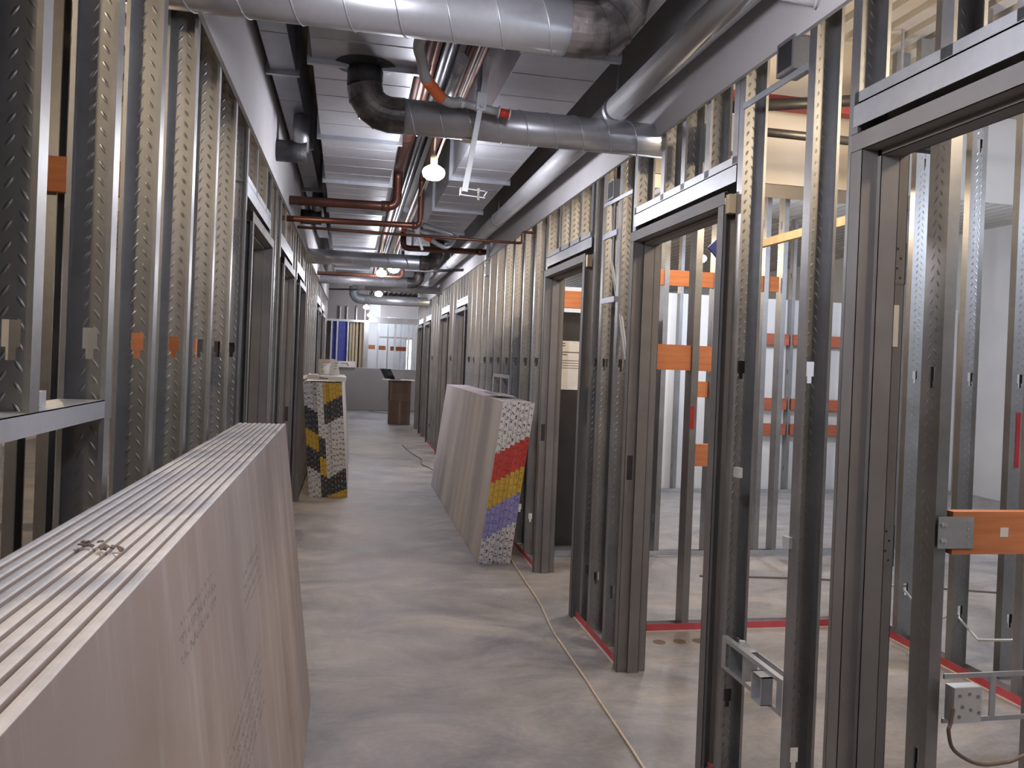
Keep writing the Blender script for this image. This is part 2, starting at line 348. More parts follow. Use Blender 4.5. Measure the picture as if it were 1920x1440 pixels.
plain_wall('wall_end', M['wallwhite'], (-4.9,8.1,30.9,31,0,DECK_Z), 'white board wall at the far end beyond the half wall')

# ------------------------------------------------------------------ steel studs
_sm = {}
def stud_mesh(z0, z1, mat='stud'):
    k = (round(z0,3), round(z1,3), mat)
    if k in _sm: return _sm[k]
    b = MB(); W, D, T = 0.092, 0.041, 0.0016
    b.box(0, T, 0, D, z0, z1); b.box(W-T, W, 0, D, z0, z1)              # flanges
    b.box(T, 0.010, 0, T, z0, z1); b.box(W-0.010, W-T, 0, T, z0, z1)    # lips
    zc = z0
    for h in (0.30, 1.52, 2.74):
        if h-0.07 < z0+0.02 or h+0.05 > z1-0.02: continue
        b.box(T, W-T, D-T, D, zc, h-0.034)
        b.box(T, 0.038, D-T, D, h-0.034, h-0.012); b.box(0.054, W-T, D-T, D, h-0.034, h-0.012)   # narrow foot of the keyhole
        b.box(T, 0.031, D-T, D, h-0.012, h+0.034); b.box(0.061, W-T, D-T, D, h-0.012, h+0.034)
        zc = h+0.034
    b.box(T, W-T, D-T, D, zc, z1)
    _sm[k] = b.mesh('stud', M[mat]); return _sm[k]
TOP = 3.46
def stud(parent, x, y, z0=0.003, z1=TOP, rot=0.0):
    return link_copy('stud', stud_mesh(z0, z1), parent, (x, y, 0), (0,0,rot))
def track(parent, x0, x1, y0, y1, z, up=True, along='y', name='track'):
    b = MB(); t = 0.0016; h = 0.032 if up else -0.06
    za, zb = sorted((z, z+(t if up else -t))); zc, zd = sorted((z, z+h))
    b.box(x0, x1, y0, y1, za, zb)
    if along == 'y': b.box(x0, x0+t, y0, y1, zc, zd); b.box(x1-t, x1, y0, y1, zc, zd)
    else: b.box(x0, x1, y0, y0+t, zc, zd); b.box(x0, x1, y1-t, y1, zc, zd)
    return b.build(name, M['galv'], parent)
def header(parent, x0, x1, y0, y1, zb):     # box header: a flat lower channel with legs down and a lighter channel on top
    b = MB(); t = 0.0016
    b.box(x0-0.002, x1+0.002, y0, y1, zb+0.062, zb+0.064); b.box(x0-0.002, x0, y0, y1, zb, zb+0.064); b.box(x1, x1+0.002, y0, y1, zb, zb+0.064)
    b.build('header_track', M['galv'], parent)
    b = MB(); b.box(x0, x1, y0, y1, zb+0.066, zb+0.068); b.box(x0, x0+t, y0, y1, zb+0.066, zb+0.098); b.box(x1-t, x1, y0, y1, zb+0.066, zb+0.098)
    b.build('sill_track', M['galv'], parent)

XR0, XR1 = 1.368, 1.460
XL0, XL1 = -0.516, -0.608
wr = empty('wall_right', (1.414, 0, 0), 'right hand corridor wall of open steel studs with door frames', 'wall', kind='structure')
wl = empty('wall_left', (-0.562, 0, 0), 'left hand corridor wall of open steel studs with door frames', 'wall', kind='structure')
R_DOORS = [(1.045,1.959), (2.837,3.765), (4.661,5.608), (9.85,10.76), (11.75,12.66), (14.50,15.42), (16.15,17.05)]
L_DOORS = [(4.03,4.95), (5.83,6.80), (7.52,8.43), (11.70,12.62), (13.35,14.27)]
R_STUDS = [2.025, 2.250, 2.705, 3.825, 4.055, 4.335, 4.490, 5.680, 6.07, 6.48, 6.89, 7.31, 7.75, 8.17, 8.57, 9.03, 9.40, 9.755,
           10.83, 11.2, 11.65, 12.73, 13.1, 13.5, 13.9, 14.40, 15.49, 15.8, 16.05, 17.12, 17.5]
L_STUDS = [1.035, 1.85, 2.24, 2.68, 3.10, 3.53, 3.925, 5.03, 5.38, 5.735, 6.87, 7.15, 7.425, 8.50, 8.9, 9.3, 9.7, 10.1, 10.5, 10.9, 11.3, 11.60, 12.70, 13.0, 13.25, 14.35, 14.75, 15.15, 15.55, 15.9]
for y in R_STUDS: stud(wr, XR0, y)
for y in L_STUDS: stud(wl, XL1, y)
stud(wl, XL1, 1.44, 1.40)                                   # this one lands on the low header
stud(wl, XL1, 0.62); stud(wl, XL1, 1.30, 0.003, 1.362)
b = MB(); b.box(XL1, XL0, 0.66, 1.85, 1.398, 1.400); b.box(XL0-0.0016, XL0, 0.66, 1.85, 1.362, 1.400); b.box(XL1, XL1+0.0016, 0.66, 1.85, 1.362, 1.400)
b.build('sill_track', M['galv'], wl)
B(XL1, XL0-0.03, 1.49, 1.60, 1.402, 1.43).build('sill_track', M['galv'], wl)
for (a, c) in R_DOORS:
    header(wr, XR0, XR1, a-0.085, c+0.085, 2.217)
    for q in (0.17, 0.43, 0.68): stud(wr, XR0, a + (c-a)*q, 2.287, TOP)
    stud(wr, XR0, a-0.085-0.002, 2.287, TOP)
for (a, c) in L_DOORS:
    header(wl, XL1, XL0, a-0.085, c+0.085, 2.250)
    for i in range(2): stud(wl, XL1, a + (c-a)*(i+0.6)/2, 2.320, TOP)
def segs(doors, a, b):
    out = []; p = a
    for (c, d) in doors:
        if c-0.053 > p: out.append((p, c-0.053))
        p = d+0.053
    out.append((p, b)); return out
for (a, c) in segs(R_DOORS, -6.0, 17.6):
    t = MB(); t.box(XR0, XR1, a, c, 0, 0.0016); t.box(XR1, XR1+0.0016, a, c, 0, 0.032); t.build('bottom_track', M['galv'], wr)
    B(XR0-0.003, XR0-0.0005, a, c, 0.006, 0.044).build('track_leg', M['redtrack'], wr)
    B(XR0-0.012, XR0-0.0005, a, c, 0.0, 0.006).build('gasket', M['gasket'], wr)
for (a, c) in segs(L_DOORS, -6.0, 16.0):
    track(wl, XL1, XL0, a, c, 0.0, True)
track(wr, XR0, XR1, -6, 17.6, DECK_Z-0.002, False); track(wl, XL1, XL0, -6, 16.0, DECK_Z-0.002, False)
# gypsum band closing the wall above the future ceiling, both sides of the corridor (sheets 3.66 m long, butted)
def band(parent, x0, x1, zb, ys):
    for a, c in zip(ys[:-1], ys[1:]): B(x0, x1, a+0.001, c-0.001, zb, DECK_Z-0.07).build('fascia_board', M['drop'], parent)
band(wr, 1.352, 1.3675, 2.592, [-6, -1.6, 2.05, 5.70, 9.36, 13.0, 17.6])
band(wl, -0.5155, -0.500, 2.563, [-6, -0.9, 2.76, 6.41, 10.1, 13.7, 16.0])
band(wr, 1.4605, 1.476, 2.70, [-6, -1.6, 2.05])

# ------------------------------------------------------------------ door frames
def sheet(b, pts, put, t=0.0018):
    for (d0,e0),(d1,e1) in zip(pts[:-1], pts[1:]):
        L_ = math.hypot(d1-d0, e1-e0); nx, ny = -(e1-e0)/L_*t, (d1-d0)/L_*t
        put(b, [(d0,e0),(d1,e1),(d1+nx,e1+ny),(d0+nx,e0+ny)])
PROF = [(0.012,0.051),(0,0.051),(0,0),(0.049,0),(0.049,-0.016),(0.106,-0.016),(0.106,0),(0.147,0),(0.147,0.051),(0.135,0.051)]
PROF_R = PROF[::-1]
door_n = [0]
def door(side, y0, y1, label, hinge=None, strike=None, sticker=False):
    door_n[0] += 1
    xf, sg = (1.340, 1) if side == 'R' else (-0.488, -1)
    e = empty('door_%d' % door_n[0], (xf+sg*0.07, (y0+y1)/2, 0), label, 'door frame', kind='structure')
    for far in (True, False):
        def put(b, q):
            b.prism([(xf+sg*d, (y1+ee) if far else (y0-ee)) for d, ee in q], 0.0, 2.134)
        b = MB(); sheet(b, PROF, put); b.build('jamb', M['frame'], e)
    b = MB()
    def puth(b, q):
        P = [(xf+sg*d, 2.134+ee) for d, ee in q]
        o = len(b.v); ya, yb = y0-0.051, y1+0.051
        b.v += [Vector((p[0], ya, p[1])) for p in P] + [Vector((p[0], yb, p[1])) for p in P]
        b.f += [(o,o+1,o+2,o+3),(o+7,o+6,o+5,o+4)] + [(o+i, o+4+i, o+4+(i+1)%4, o+(i+1)%4) for i in range(4)]
    sheet(b, PROF, puth); b.build('head', M['frame'], e)
    if strike is not None:
        yy = y1 if strike == 'far' else y0; s = -1 if strike == 'far' else 1
        xa, xb = sorted((xf+sg*0.012, xf+sg*0.040)); ya, yb = sorted((yy, yy+s*0.0012))
        B(xa, xb, ya, yb, 0.955, 1.075).build('strike_cutout', M['black'], e)
    if hinge is not None:
        yy = y1 if hinge == 'far' else y0; s = -1 if hinge == 'far' else 1
        for zc in (0.29, 1.05, 1.83):
            xa, xb = sorted((xf+sg*0.108, xf+sg*0.1465)); ya, yb = sorted((yy, yy+s*0.0012))
            h = B(xa, xb, ya, yb, zc-0.057, zc+0.057).build('hinge_plate', M['frame'], e)
            for k, dz in enumerate((-0.04,-0.014,0.014,0.04)):
                xc = xf+sg*(0.122 if k % 2 else 0.132)
                B(xc-0.003, xc+0.003, yy+s*0.0012-0.0006, yy+s*0.0012+0.0006, zc+dz-0.003, zc+dz+0.003).build('screw_hole', M['black'], h)
            xa, xb = sorted((xf+sg*0.1455, xf+sg*0.1485))
            B(xa, xb, min(yy, yy+s*0.002), max(yy, yy+s*0.002), zc-0.057, zc+0.057).build('hinge_knuckle_gap', M['black'], e)
    if sticker:
        B(xf+sg*0.113, xf+sg*0.133, y1-0.0015, y1-0.0002, 1.60, 1.715).build('rating_sticker', M['paper'], e)
    return e
door('R', *R_DOORS[0], 'grey primed steel door frame nearest on the right, with hinge plates and foil sticker', hinge='far', sticker=True)
dB = door('R', *R_DOORS[1], 'grey primed steel door frame on the right with orange blocking seen through it', strike='far')
dC = door('R', *R_DOORS[2], 'grey steel door frame on the right beside the leaning board stack, black cabinet behind', strike='far')
door('R', *R_DOORS[3], 'dark steel door frame just beyond the board stack on the right', strike='far')
door('R', *R_DOORS[4], 'second dark steel door frame beyond the board stack on the right')
door('R', *R_DOORS[5], 'third dark steel door frame beyond the board stack on the right')
door('R', *R_DOORS[6], 'farthest dark steel door frame on the right, beside the cardboard boxes')
door('L', *L_DOORS[0], 'nearest grey steel door frame on the left, behind the long near board stack')
door('L', *L_DOORS[1], 'second grey steel door frame on the left', strike='far')
door('L', *L_DOORS[2], 'third grey steel door frame on the left, right before the taped board stack')
door('L', *L_DOORS[3], 'dark steel door frame on the left beyond the taped board stack')
door('L', *L_DOORS[4], 'farthest dark steel door frame on the left')
for d_, (y0, y1) in ((dB, R_DOORS[1]), (dC, R_DOORS[2])):
    B(1.345, 1.375, y0-0.085, y0-0.053, 2.10, 2.17).build('wood_shim', M['wood'], d_)

# ------------------------------------------------------------------ room partitions on the right
def part_wall(name, x0, x1, y, xs, label, red=True, top=True, flip=True, low=2.62):
    e = empty(name, ((x0+x1)/2, y+0.046, 0), label, 'wall', kind='structure')
    t = MB(); t.box(x0, x1, y, y+0.092, 0, 0.0016); t.box(x0, x1, y+0.0904, y+0.092, 0, 0.032); t.build('bottom_track', M['galv'], e)
    B(x0, x1, y-0.003, y-0.0002, 0.005, 0.044).build('track_leg', M['redtrack'] if red else M['galv'], e)
    if red: B(x0, x1, y-0.012, y-0.0002, 0, 0.005).build('gasket', M['gasket'], e)
    for x in xs: link_copy('stud', stud_mesh(0.003, TOP), e, (x+0.041, y, 0), (0,0,math.pi/2)) if flip else link_copy('stud', stud_mesh(0.003, TOP), e, (x, y+0.092, 0), (0,0,-math.pi/2))
    if top:
        n = max(1, int((x1-x0)/1.22))
        for i in range(n):
            a = x0+(x1-x0)*i/n; c = x0+(x1-x0)*(i+1)/n
            B(a+0.001, c-0.001, y-0.016, y-0.0005, low, DECK_Z-0.02).build('upper_board', M['walltan'], e)
    return e
def block(e, x0, x1, y0, z0, z1, mat='orangewood', t=0.038):
    o = B(x0, x1, y0, y0+t, z0, z1).build('wood_blocking', M[mat], e, org=((x0+x1)/2, y0, z0)); return o
p0 = part_wall('wall_room_near', 1.50, 3.10, 2.200, [1.815, 2.25, 2.65, 3.05], 'stud partition just past the nearest right doorway with low orange block', top=False)
block(p0, 1.872, 2.66, 2.192, 0.965, 1.100)
c = MB(); c.box(1.818, 1.945, 2.188, 2.1905, 0.985, 1.085); c.build('clip_plate', M['galv'], p0)
for zc in (1.01, 1.06):
    for xc in (1.832, 1.842): MB().lathe((xc, 2.188, zc), [(0.006,-0.004),(0.006,0.0)], 8, 'y').build('screw_head', M['whitegalv'], p0)
for k in range(4): MB().lathe((1.925, 2.188, 1.00+k*0.023), [(0.003,-0.002),(0.003,0)], 6, 'y').build('screw_head', M['whitegalv'], p0)
B(2.045, 2.075, 2.190, 2.1918, 1.02, 1.05).build('paper_tag', M['paper'], p0)
p1 = part_wall('wall_room_middle', 1.475, 3.12, 4.330, [1.50, 1.925, 3.07], 'stud partition seen through the middle right doorway, red floor track and orange blocks')
block(p1, 1.545, 1.925, 4.345, 1.506, 1.652); block(p1, 1.970, 2.20, 4.345, 1.506, 1.652); block(p1, 1.970, 2.20, 4.345, 0.952, 1.080)
B(1.926, 1.950, 4.3285, 4.3295, 1.17, 1.30).build('paint_mark', M['redpaint'], p1)
p2 = part_wall('wall_room_far', 1.50, 5.05, 6.060, [1.53, 1.98, 2.43, 2.86, 3.30, 3.46, 3.86, 4.20, 4.60, 4.98], 'long stud partition deep in the right hand rooms with high orange block', red=False, low=2.95)
block(p2, 2.30, 3.44, 6.075, 2.181, 2.306); block(p2, 1.575, 1.975, 6.075, 1.955, 2.09)
block(p2, 2.70, 2.855, 6.10, 1.287, 1.416)
# back partition, runs along the corridor
pb = empty('wall_room_back', (3.16, 2.5, 0), 'stud partition at the back of the right hand rooms, red floor track', 'wall', kind='structure')
t = MB(); t.box(3.12, 3.212, -3.0, 4.32, 0, 0.0016); t.box(3.2104, 3.212, -3, 4.32, 0, 0.032); t.build('bottom_track', M['galv'], pb)
B(3.117, 3.1198, -3, 4.33, 0.005, 0.044).build('track_leg', M['redtrack'], pb); B(3.108, 3.1198, -3, 4.33, 0, 0.005).build('gasket', M['gasket'], pb)
for y in (4.26, 4.05, 3.63, 3.20, 2.80, 2.4, 2.0): stud(pb, 3.212, y+0.041, rot=math.pi)
stud(pb, 3.372, 3.521, rot=math.pi)
B(3.315, 3.340, 3.4782, 3.4796, 1.08, 1.36).build('paint_mark', M['redpaint'], pb)
MB().tube([(3.0,4.20,0.33),(3.166,4.07,0.30),(3.166,3.85,0.18),(3.166,3.66,0.28),(3.166,3.50,0.2),(3.166,3.24,0.29)], 0.007, 8).build('armored_cable', M['whitegalv'], pb, smooth=True)
# hall partition far right with rows of dark red blocks and white boards
p3 = part_wall('wall_hall', 2.4, 7.9, 9.20, [2.4,2.9,3.4,3.9,4.4,4.9,5.4,5.9,6.4,6.9,7.4], 'distant stud partition in the right hand hall with red blocking rows', red=False, top=False)
for i, zc in enumerate((1.93, 1.12, 0.80)):
    for k in range(4, 10): block(p3, 2.42+k*0.5, 2.88+k*0.5, 9.20, zc-0.07, zc+0.07, 'redwood')
for k in range(5): B(2.4+k*1.1, 3.48+k*1.1, 9.293, 9.309, 0.02, 2.44).build('white_board', M['wallwhite'], p3)
# right hall steel and tall panels
# ------------------------------------------------------------------ room partition on the left
pl = part_wall('wall_room_left', -3.9, -0.64, 3.40, [-0.70, -1.19, -1.30, -1.60, -2.0, -2.4, -2.8, -3.2], 'stud partition behind the near left studs with orange blocks', red=False, top=False)
block(pl, -1.55, -0.70, 3.36, 2.10, 2.235); block(pl, -0.91, -0.612, 3.36, 1.455, 1.60)
pl2 = part_wall('wall_room_left_far', -3.9, -0.64, 7.1, [-0.70, -1.1, -1.5, -1.9, -2.3, -2.7, -3.1], 'second stud partition behind the left hand wall', red=False, top=True)

# ------------------------------------------------------------------ far end: half wall with studs above, cross corridor
HY = 22.56
wf = empty('wall_far', (0.5, HY, 0), 'grey gypsum half wall at the corridor end with studs above', 'wall', kind='structure')
for k in range(4): B(-2.2+k*1.22, -0.982+k*1.22, HY, HY+0.016, 0.01, 1.165).build('lower_board', M['halfwall'], wf)
B(-2.2, 2.7, HY-0.005, HY+0.12, 1.165, 1.180).build('ledge', M['galv'], wf)
B(-2.2, 2.7, HY+0.018, HY+0.11, 0, 1.16).build('wall_core', M['halfwall'], wf)
for x in (-0.61, -0.455, -0.165): B(x, x+0.04, HY+0.02, HY+0.11, 1.18, 2.44).build('stud', M['galv'], wf)
B(0.285, 0.41, HY+0.02, HY+0.11, 1.18, 2.44).build('post', M['ductside'], wf)
for x in (0.66, 1.13, 1.50, 1.62, 1.72): B(x, x+0.045, HY+0.02, HY+0.11, 1.18, 2.44).build('stud', M['galv'], wf)
B(-2.2, 0.42, HY+0.0, HY+0.11, 2.44, 2.50).build('top_track', M['galv'], wf)
B(0.66, 1.62, HY+0.03, HY+0.10, 2.03, 2.075).build('window_header', M['ductside'], wf)
B(0.42, 1.80, HY-0.02, HY+0.12, 2.44, 2.60).build('dark_beam', M['ductside'], wf)
B(0.72, 1.75, HY+0.02, HY+0.05, 2.62, 3.1).build('upper_board', M['drop'], wf)
for x in (-0.39, -0.20, 0.05, 0.28): B(x, x+0.035, HY+0.02, HY+0.09, 2.50, 2.85).build('stud', M['galv'], wf)
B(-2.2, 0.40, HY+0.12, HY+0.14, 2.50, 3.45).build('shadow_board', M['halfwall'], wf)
B(-0.62, -0.17, HY+0.114, HY+0.13, 1.18, 2.44).build('blue_sheathing', M['blue'], wf)
for k, x in enumerate((-0.10, -0.02, 0.07, 0.18, 0.25)): B(x, x+0.062, HY+0.5, HY+0.59, 0.0, 2.6).build('wood_stud', M['wood'], wf)
block(wf, 0.43, 0.62, HY+0.6, 1.71, 1.83, 'orangewood'); block(wf, 0.72, 0.92, HY+0.6, 1.70, 1.82, 'orangewood'); block(wf, 1.05, 1.50, HY+0.6, 1.69, 1.81, 'redwood')
for x in (0.98, 1.2, 1.36): B(x, x+0.035, HY+1.2, HY+1.29, 0, 2.9).build('stud', M['galv'], wf)
B(0.30, 4.0, HY+2.2, HY+2.22, 0, 3.2).build('back_board', M['wallwhite'], wf)
win = empty('window_1', (1.56, HY+2.15, 0), 'narrow bright window at the far end of the corridor', 'window', kind='structure')
B(1.62, 1.76, HY+2.17, HY+2.19, 1.0, 2.05).build('pane', M['glass'], win); B(1.60, 1.62, HY+2.15, HY+2.2, 0.98, 2.07).build('window_frame', M['white'], win); B(1.76, 1.78, HY+2.15, HY+2.2, 0.98, 2.07).build('window_frame', M['white'], win)
B(1.60, 1.78, HY+2.15, HY+2.2, 2.05, 2.08).build('window_frame', M['white'], win)

# ------------------------------------------------------------------ gypsum boards
BL, BH, BT = 3.66, 1.219, 0.0159
# near left stack: ten single boards, brown back paper outward, slightly fanned
LEAN1 = -math.asin(0.150/1.22)
mbs = {}
for i in range(10):
    nm = 'gypsum_board'
    lab = ('front brown gypsum board of the long near left stack, with faint print and scuffs' if i == 0 else
           'rearmost brown gypsum board of the long near left stack, against the studs' if i == 9 else
           '%s brown gypsum board from the front in the long near left stack' % ORD[i])
    e = empty(nm, (-0.141-0.0198*i, 3.575-0.004*((i*7)%5), 0.0), lab, 'gypsum board', 'long near left board stack')
    e.rotation_euler = (0, LEAN1, 0.0050-0.0010*i)
    base = parent_loc(e)
    if 'face' not in mbs:
        f = MB(); f.box(0.0186, 0.0196, -BL, 0, 0.0, BH-0.0026); f.box(0, 0.0011, -BL, 0, 0.0, BH-0.004); mbs['face'] = f.mesh('face_paper', M['gyp_brown'])
        # core with folded, slightly rounded top edge
        f = MB(); o = 0
        P = [(0.0011,0),(0.0186,0),(0.0186,BH-0.0026),(0.0160,BH-0.0006),(0.0098,BH),(0.0037,BH-0.0006),(0.0011,BH-0.0026)]
        f.v = [Vector((p[0],-BL,p[1])) for p in P] + [Vector((p[0],0,p[1])) for p in P]; n = len(P)
        f.f = [tuple(range(n)), tuple(range(n,2*n))[::-1]] + [(k, n+k, n+(k+1)%n, (k+1)%n) for k in range(n)]
        mbs['core'] = f.mesh('board_core', M['gyp_core'])
    for nm2, key in (('face_paper','face'),('board_core','core')):
        q = bpy.data.objects.new(nm2, mbs[key]); COL.objects.link(q); q.parent = e
# torn paper crumbs on top of the near stack
def crumb(x, y, z, n, s, label):
    b = MB()
    for k in range(n):
        b.obox((x+random.uniform(-s,s), y+random.uniform(-s,s)*0.6, z+0.004+0.004*k/n), (random.uniform(.006,.015), random.uniform(.004,.010), 0.0022), (random.uniform(-.5,.5), random.uniform(-.5,.5), random.uniform(0,3)))
    o = b.build('paper_scrap', M['darkcord'], org=(x,y,z)); tag(o, label, 'scrap', 'torn scraps on the near stack'); return o
crumb(-0.372, 1.30, 1.213, 7, 0.016, 'dark torn paper scrap on the middle of the near board stack top')
crumb(-0.330, 1.27, 1.213, 6, 0.022, 'dark torn paper scrap on the near board stack top, closer to the front edge')

def pair_stack(n, x_foot, y_end, lean, pitch, bands, label_fn, group, side, face_mat, edge_mat, top_off=0.0):
    # two boards bound by coloured end tape; side +1 leans to +x (pivot at right foot), -1 leans to -x
    fm = MB(); t = BT
    xs = (-2*t-0.0004, -t-0.0004, 0) if side > 0 else (0, t+0.0004, 2*t+0.0004)
    for i in range(n):
        x = x_foot - pitch*i*(1 if side > 0 else -1)
        e = empty('gypsum_board_pair', (x, y_end + 0.004*((i*5) % 4), 0), label_fn(i), 'gypsum board', group)
        e.rotation_euler = (0, lean, 0)
        for k in range(2):
            key = ('bp', side, face_mat, k)
            if key not in mbs:
                a = xs[k]; f = MB(); f.box(a, a+t-0.0003, 0.001, BL, 0, BH); mbs[key] = f.mesh('board', M[face_mat])
                f = MB(); f.box(a+0.001, a+t-0.0013, 0.001, BL, BH, BH+0.0012); mbs[key+('e',)] = f.mesh('top_edge', M[edge_mat])
            q = bpy.data.objects.new('board', mbs[key]); COL.objects.link(q); q.parent = e
            q2 = bpy.data.objects.new('top_edge', mbs[key+('e',)]); COL.objects.link(q2); q2.parent = q
        for (z0, z1, mt) in bands(i):
            f = MB(); f.box(min(xs), max(xs)+0.0*t if side > 0 else 2*t, -0.001, 0.0009, z0, z1)
            q = bpy.data.objects.new('end_tape', f.mesh('end_tape', mt)); COL.objects.link(q); q.parent = e

def bands_r(i):      # i = 0 is the rear (wall side) pair; bands step down towards the corridor
    d = 0.125/6*i
    return [(0.0, 0.312-d, TW), (0.312-d, 0.537-d, TV), (0.537-d, 0.733-d, TY), (0.733-d, 0.957-d, TR), (0.957-d, BH, TW)]
def lab_r(i):
    if i == 6: return 'front taped gypsum board pair of the right hand stack, broad grey face to the corridor'
    if i == 0: return 'rearmost taped gypsum board pair of the right hand stack, against the studs'
    return '%s taped gypsum board pair from the corridor in the right hand stack' % ORD[6-i]
pair_stack(7, 1.216, 5.872, math.asin(0.143/1.22), 0.0345, bands_r, lab_r, 'boards leaning on the right wall', 1, 'gyp_grey', 'gyp_lilac')
def bands_l(i):      # i = 0 is the pair against the left wall
    if i < 4:
        d = 0.022*i
        return [(0, 0.325-d, TW), (0.325-d, 0.547-d, TK), (0.547-d, 0.734-d, TY), (0.734-d, 0.968-d, TK), (0.968-d, BH, TW)]
    if i < 6:
        d = 0.02*(i-4)
        return [(0, 0.235-d, TK), (0.235-d, 0.43-d, TY), (0.43-d, 0.645-d, TK), (0.645-d, BH, TW)]
    d = 0.021*(i-6)
    return [(0, 0.02+0.6*d, TY), (0.02+0.6*d, 0.20+d, TK), (0.20+d, 0.775+0.85*d, TW), (0.775+0.85*d, 0.99+0.9*d, TK), (0.99+0.9*d, BH, TY)]
def lab_l(i):
    if i == 0: return 'rearmost gypsum board pair in the yellow and black taped left stack, nearest the wall'
    if i == 11: return 'front gypsum board pair in the yellow and black taped left stack, facing the corridor'
    return '%s gypsum board pair from the corridor in the yellow and black taped left stack' % ORD[11-i]
pair_stack(12, -0.394, 8.69, -math.asin(0.105/1.22), 0.0332, bands_l, lab_l, 'yellow and black taped boards on the left', -1, 'gyp_grey', 'paper')
# loose sheet and crumpled flap lying on the right hand stack
b = MB(); b.obox((1.235, 6.65, 1.236), (0.16, 0.42, 0.006), (0.03, 0.05, 0.1)); o = b.build('board_offcut', M['gyp_back'], org=(1.235,6.65,1.22)); tag(o, 'small grey board offcut lying on top of the right hand stack', 'offcut')

# things on the taped left stack
e = empty('flat_box', (-0.28, 8.95, 1.235), 'flattened white paper carton across the top of the taped left stack', 'carton')
b = MB(); b.obox((-0.26, 8.92, 1.262), (0.40, 0.46, 0.05), (0, 0.04, 0)); b.build('carton_body', M['paper'], e)
b = MB(); b.obox((-0.445, 8.80, 1.275), (0.15, 0.2, 0.006), (0.1, -0.25, 0.2)); b.build('loose_flap', M['paper'], e)
b = MB(); b.obox((-0.29, 8.685, 1.262), (0.09, 0.004, 0.008), (0,0.04,0)); b.build('dark_slot', M['black'], e)
e = empty('bucket', (-0.30, 8.95, 1.29), 'white plastic bucket with lid standing on the taped left stack', 'bucket')
MB().lathe((-0.30,8.95,1.29), [(0.055,0),(0.062,0.10),(0.062,0.11)], 20).build('bucket_body', M['paper'], e, smooth=True)
MB().lathe((-0.30,8.95,1.40), [(0.068,0),(0.068,0.014),(0.060,0.018)], 20).build('lid', M['white'], e, smooth=True)
for dx, dz in ((-0.015,0.08),(-0.01,0.03)): B(-0.30+dx-0.008, -0.30+dx+0.008, 8.886, 8.8895, 1.29+dz, 1.29+dz+0.009).build('print_mark', M['darkcord'], e)
o = MB().obox((-0.302, 8.95, 1.440), (0.115, 0.10, 0.042), (0,0,0.05)).build('tile_pad', M['pink'], org=(-0.302,8.95,1.42)); tag(o, 'pale pink pad block lying on the bucket lid', 'pad')
e = empty('paper_sack', (-0.185, 9.05, 1.29), 'slumped white paper sack with grey print beside the bucket', 'sack')
b = MB(); b.quadbox([(-0.245,9.0,1.288),(-0.13,9.0,1.288),(-0.13,9.1,1.288),(-0.245,9.1,1.288),(-0.235,9.02,1.47),(-0.165,9.02,1.46),(-0.165,9.08,1.46),(-0.235,9.08,1.47)]); b.build('sack_body', M['paper'], e)
for k in range(4): b = MB().obox((-0.19+0.006*k, 9.006+0.003*k, 1.33+0.03*k), (0.03,0.002,0.006), (0,0,0)); b.build('print_mark', M['darkcord'], e)

# ------------------------------------------------------------------ far end things
e = empty('cardboard_box', (1.08, 18.3, 0), 'lower of two brown cardboard boxes stacked at the far right', 'box', 'stacked cardboard boxes')
B(0.845,1.32,18.11,18.55,0.0,0.52).build('carton_body', M['cardboard'], e); B(1.06,1.11,18.107,18.11,0.0,0.52).build('tape_strip', M['tape'], e)
e = empty('cardboard_box', (1.08, 18.3, 0.52), 'upper of two brown cardboard boxes, under the laptop board', 'box', 'stacked cardboard boxes')
B(0.835,1.32,18.11,18.55,0.523,0.985).build('carton_body', M['cardboard'], e); B(0.83,1.322,18.105,18.109,0.66,0.668).build('tape_strip', M['tape'], e)
B(0.86,0.90,18.105,18.11,0.53,0.98).build('carton_flap', M['tape'], e)
o = MB().obox((1.05,18.3,0.998), (0.72,0.60,0.018), (0,0,0.02)).build('table_board', M['paper'], org=(1.05,18.3,0.99)); tag(o, 'white board laid over the cardboard boxes as a table', 'board')
e = empty('laptop', (0.93,18.3,1.008), 'open dark laptop tilted on the white board over the boxes', 'laptop')
MB().obox((0.97,18.3,1.014), (0.22,0.30,0.014), (0,0,0)).build('laptop_base', M['black'], e); MB().obox((0.795,18.3,1.128), (0.014,0.32,0.27), (0,-0.62,0.75)).build('laptop_screen', M['screen'], e)
e = empty('long_carton', (-0.15, HY-0.15, 1.18), 'long white carton with red mark on the half wall ledge', 'carton')
B(-0.38,0.09,HY-0.06,HY+0.10,1.181,1.345).build('carton_body', M['paper'], e); B(-0.30,-0.12,HY-0.062,HY-0.06,1.27,1.29).build('print_mark', M['darkcord'], e); B(-0.14,-0.09,HY-0.062,HY-0.06,1.225,1.265).build('red_mark', M['redwood'], e)
B(-0.40,-0.38,HY-0.06,HY+0.10,1.181,1.345).build('carton_end', M['redwood'], e)
o = MB().tube([(0.5,22.1,0.006),(0.8,21.6,0.006),(1.1,21.3,0.006),(1.5,21.35,0.006)], 0.008, 6).build('brown_cord', M['darkcord'], org=(1.0,21.5,0), smooth=True); tag(o, 'thin brown cord on the floor before the half wall', 'cord')

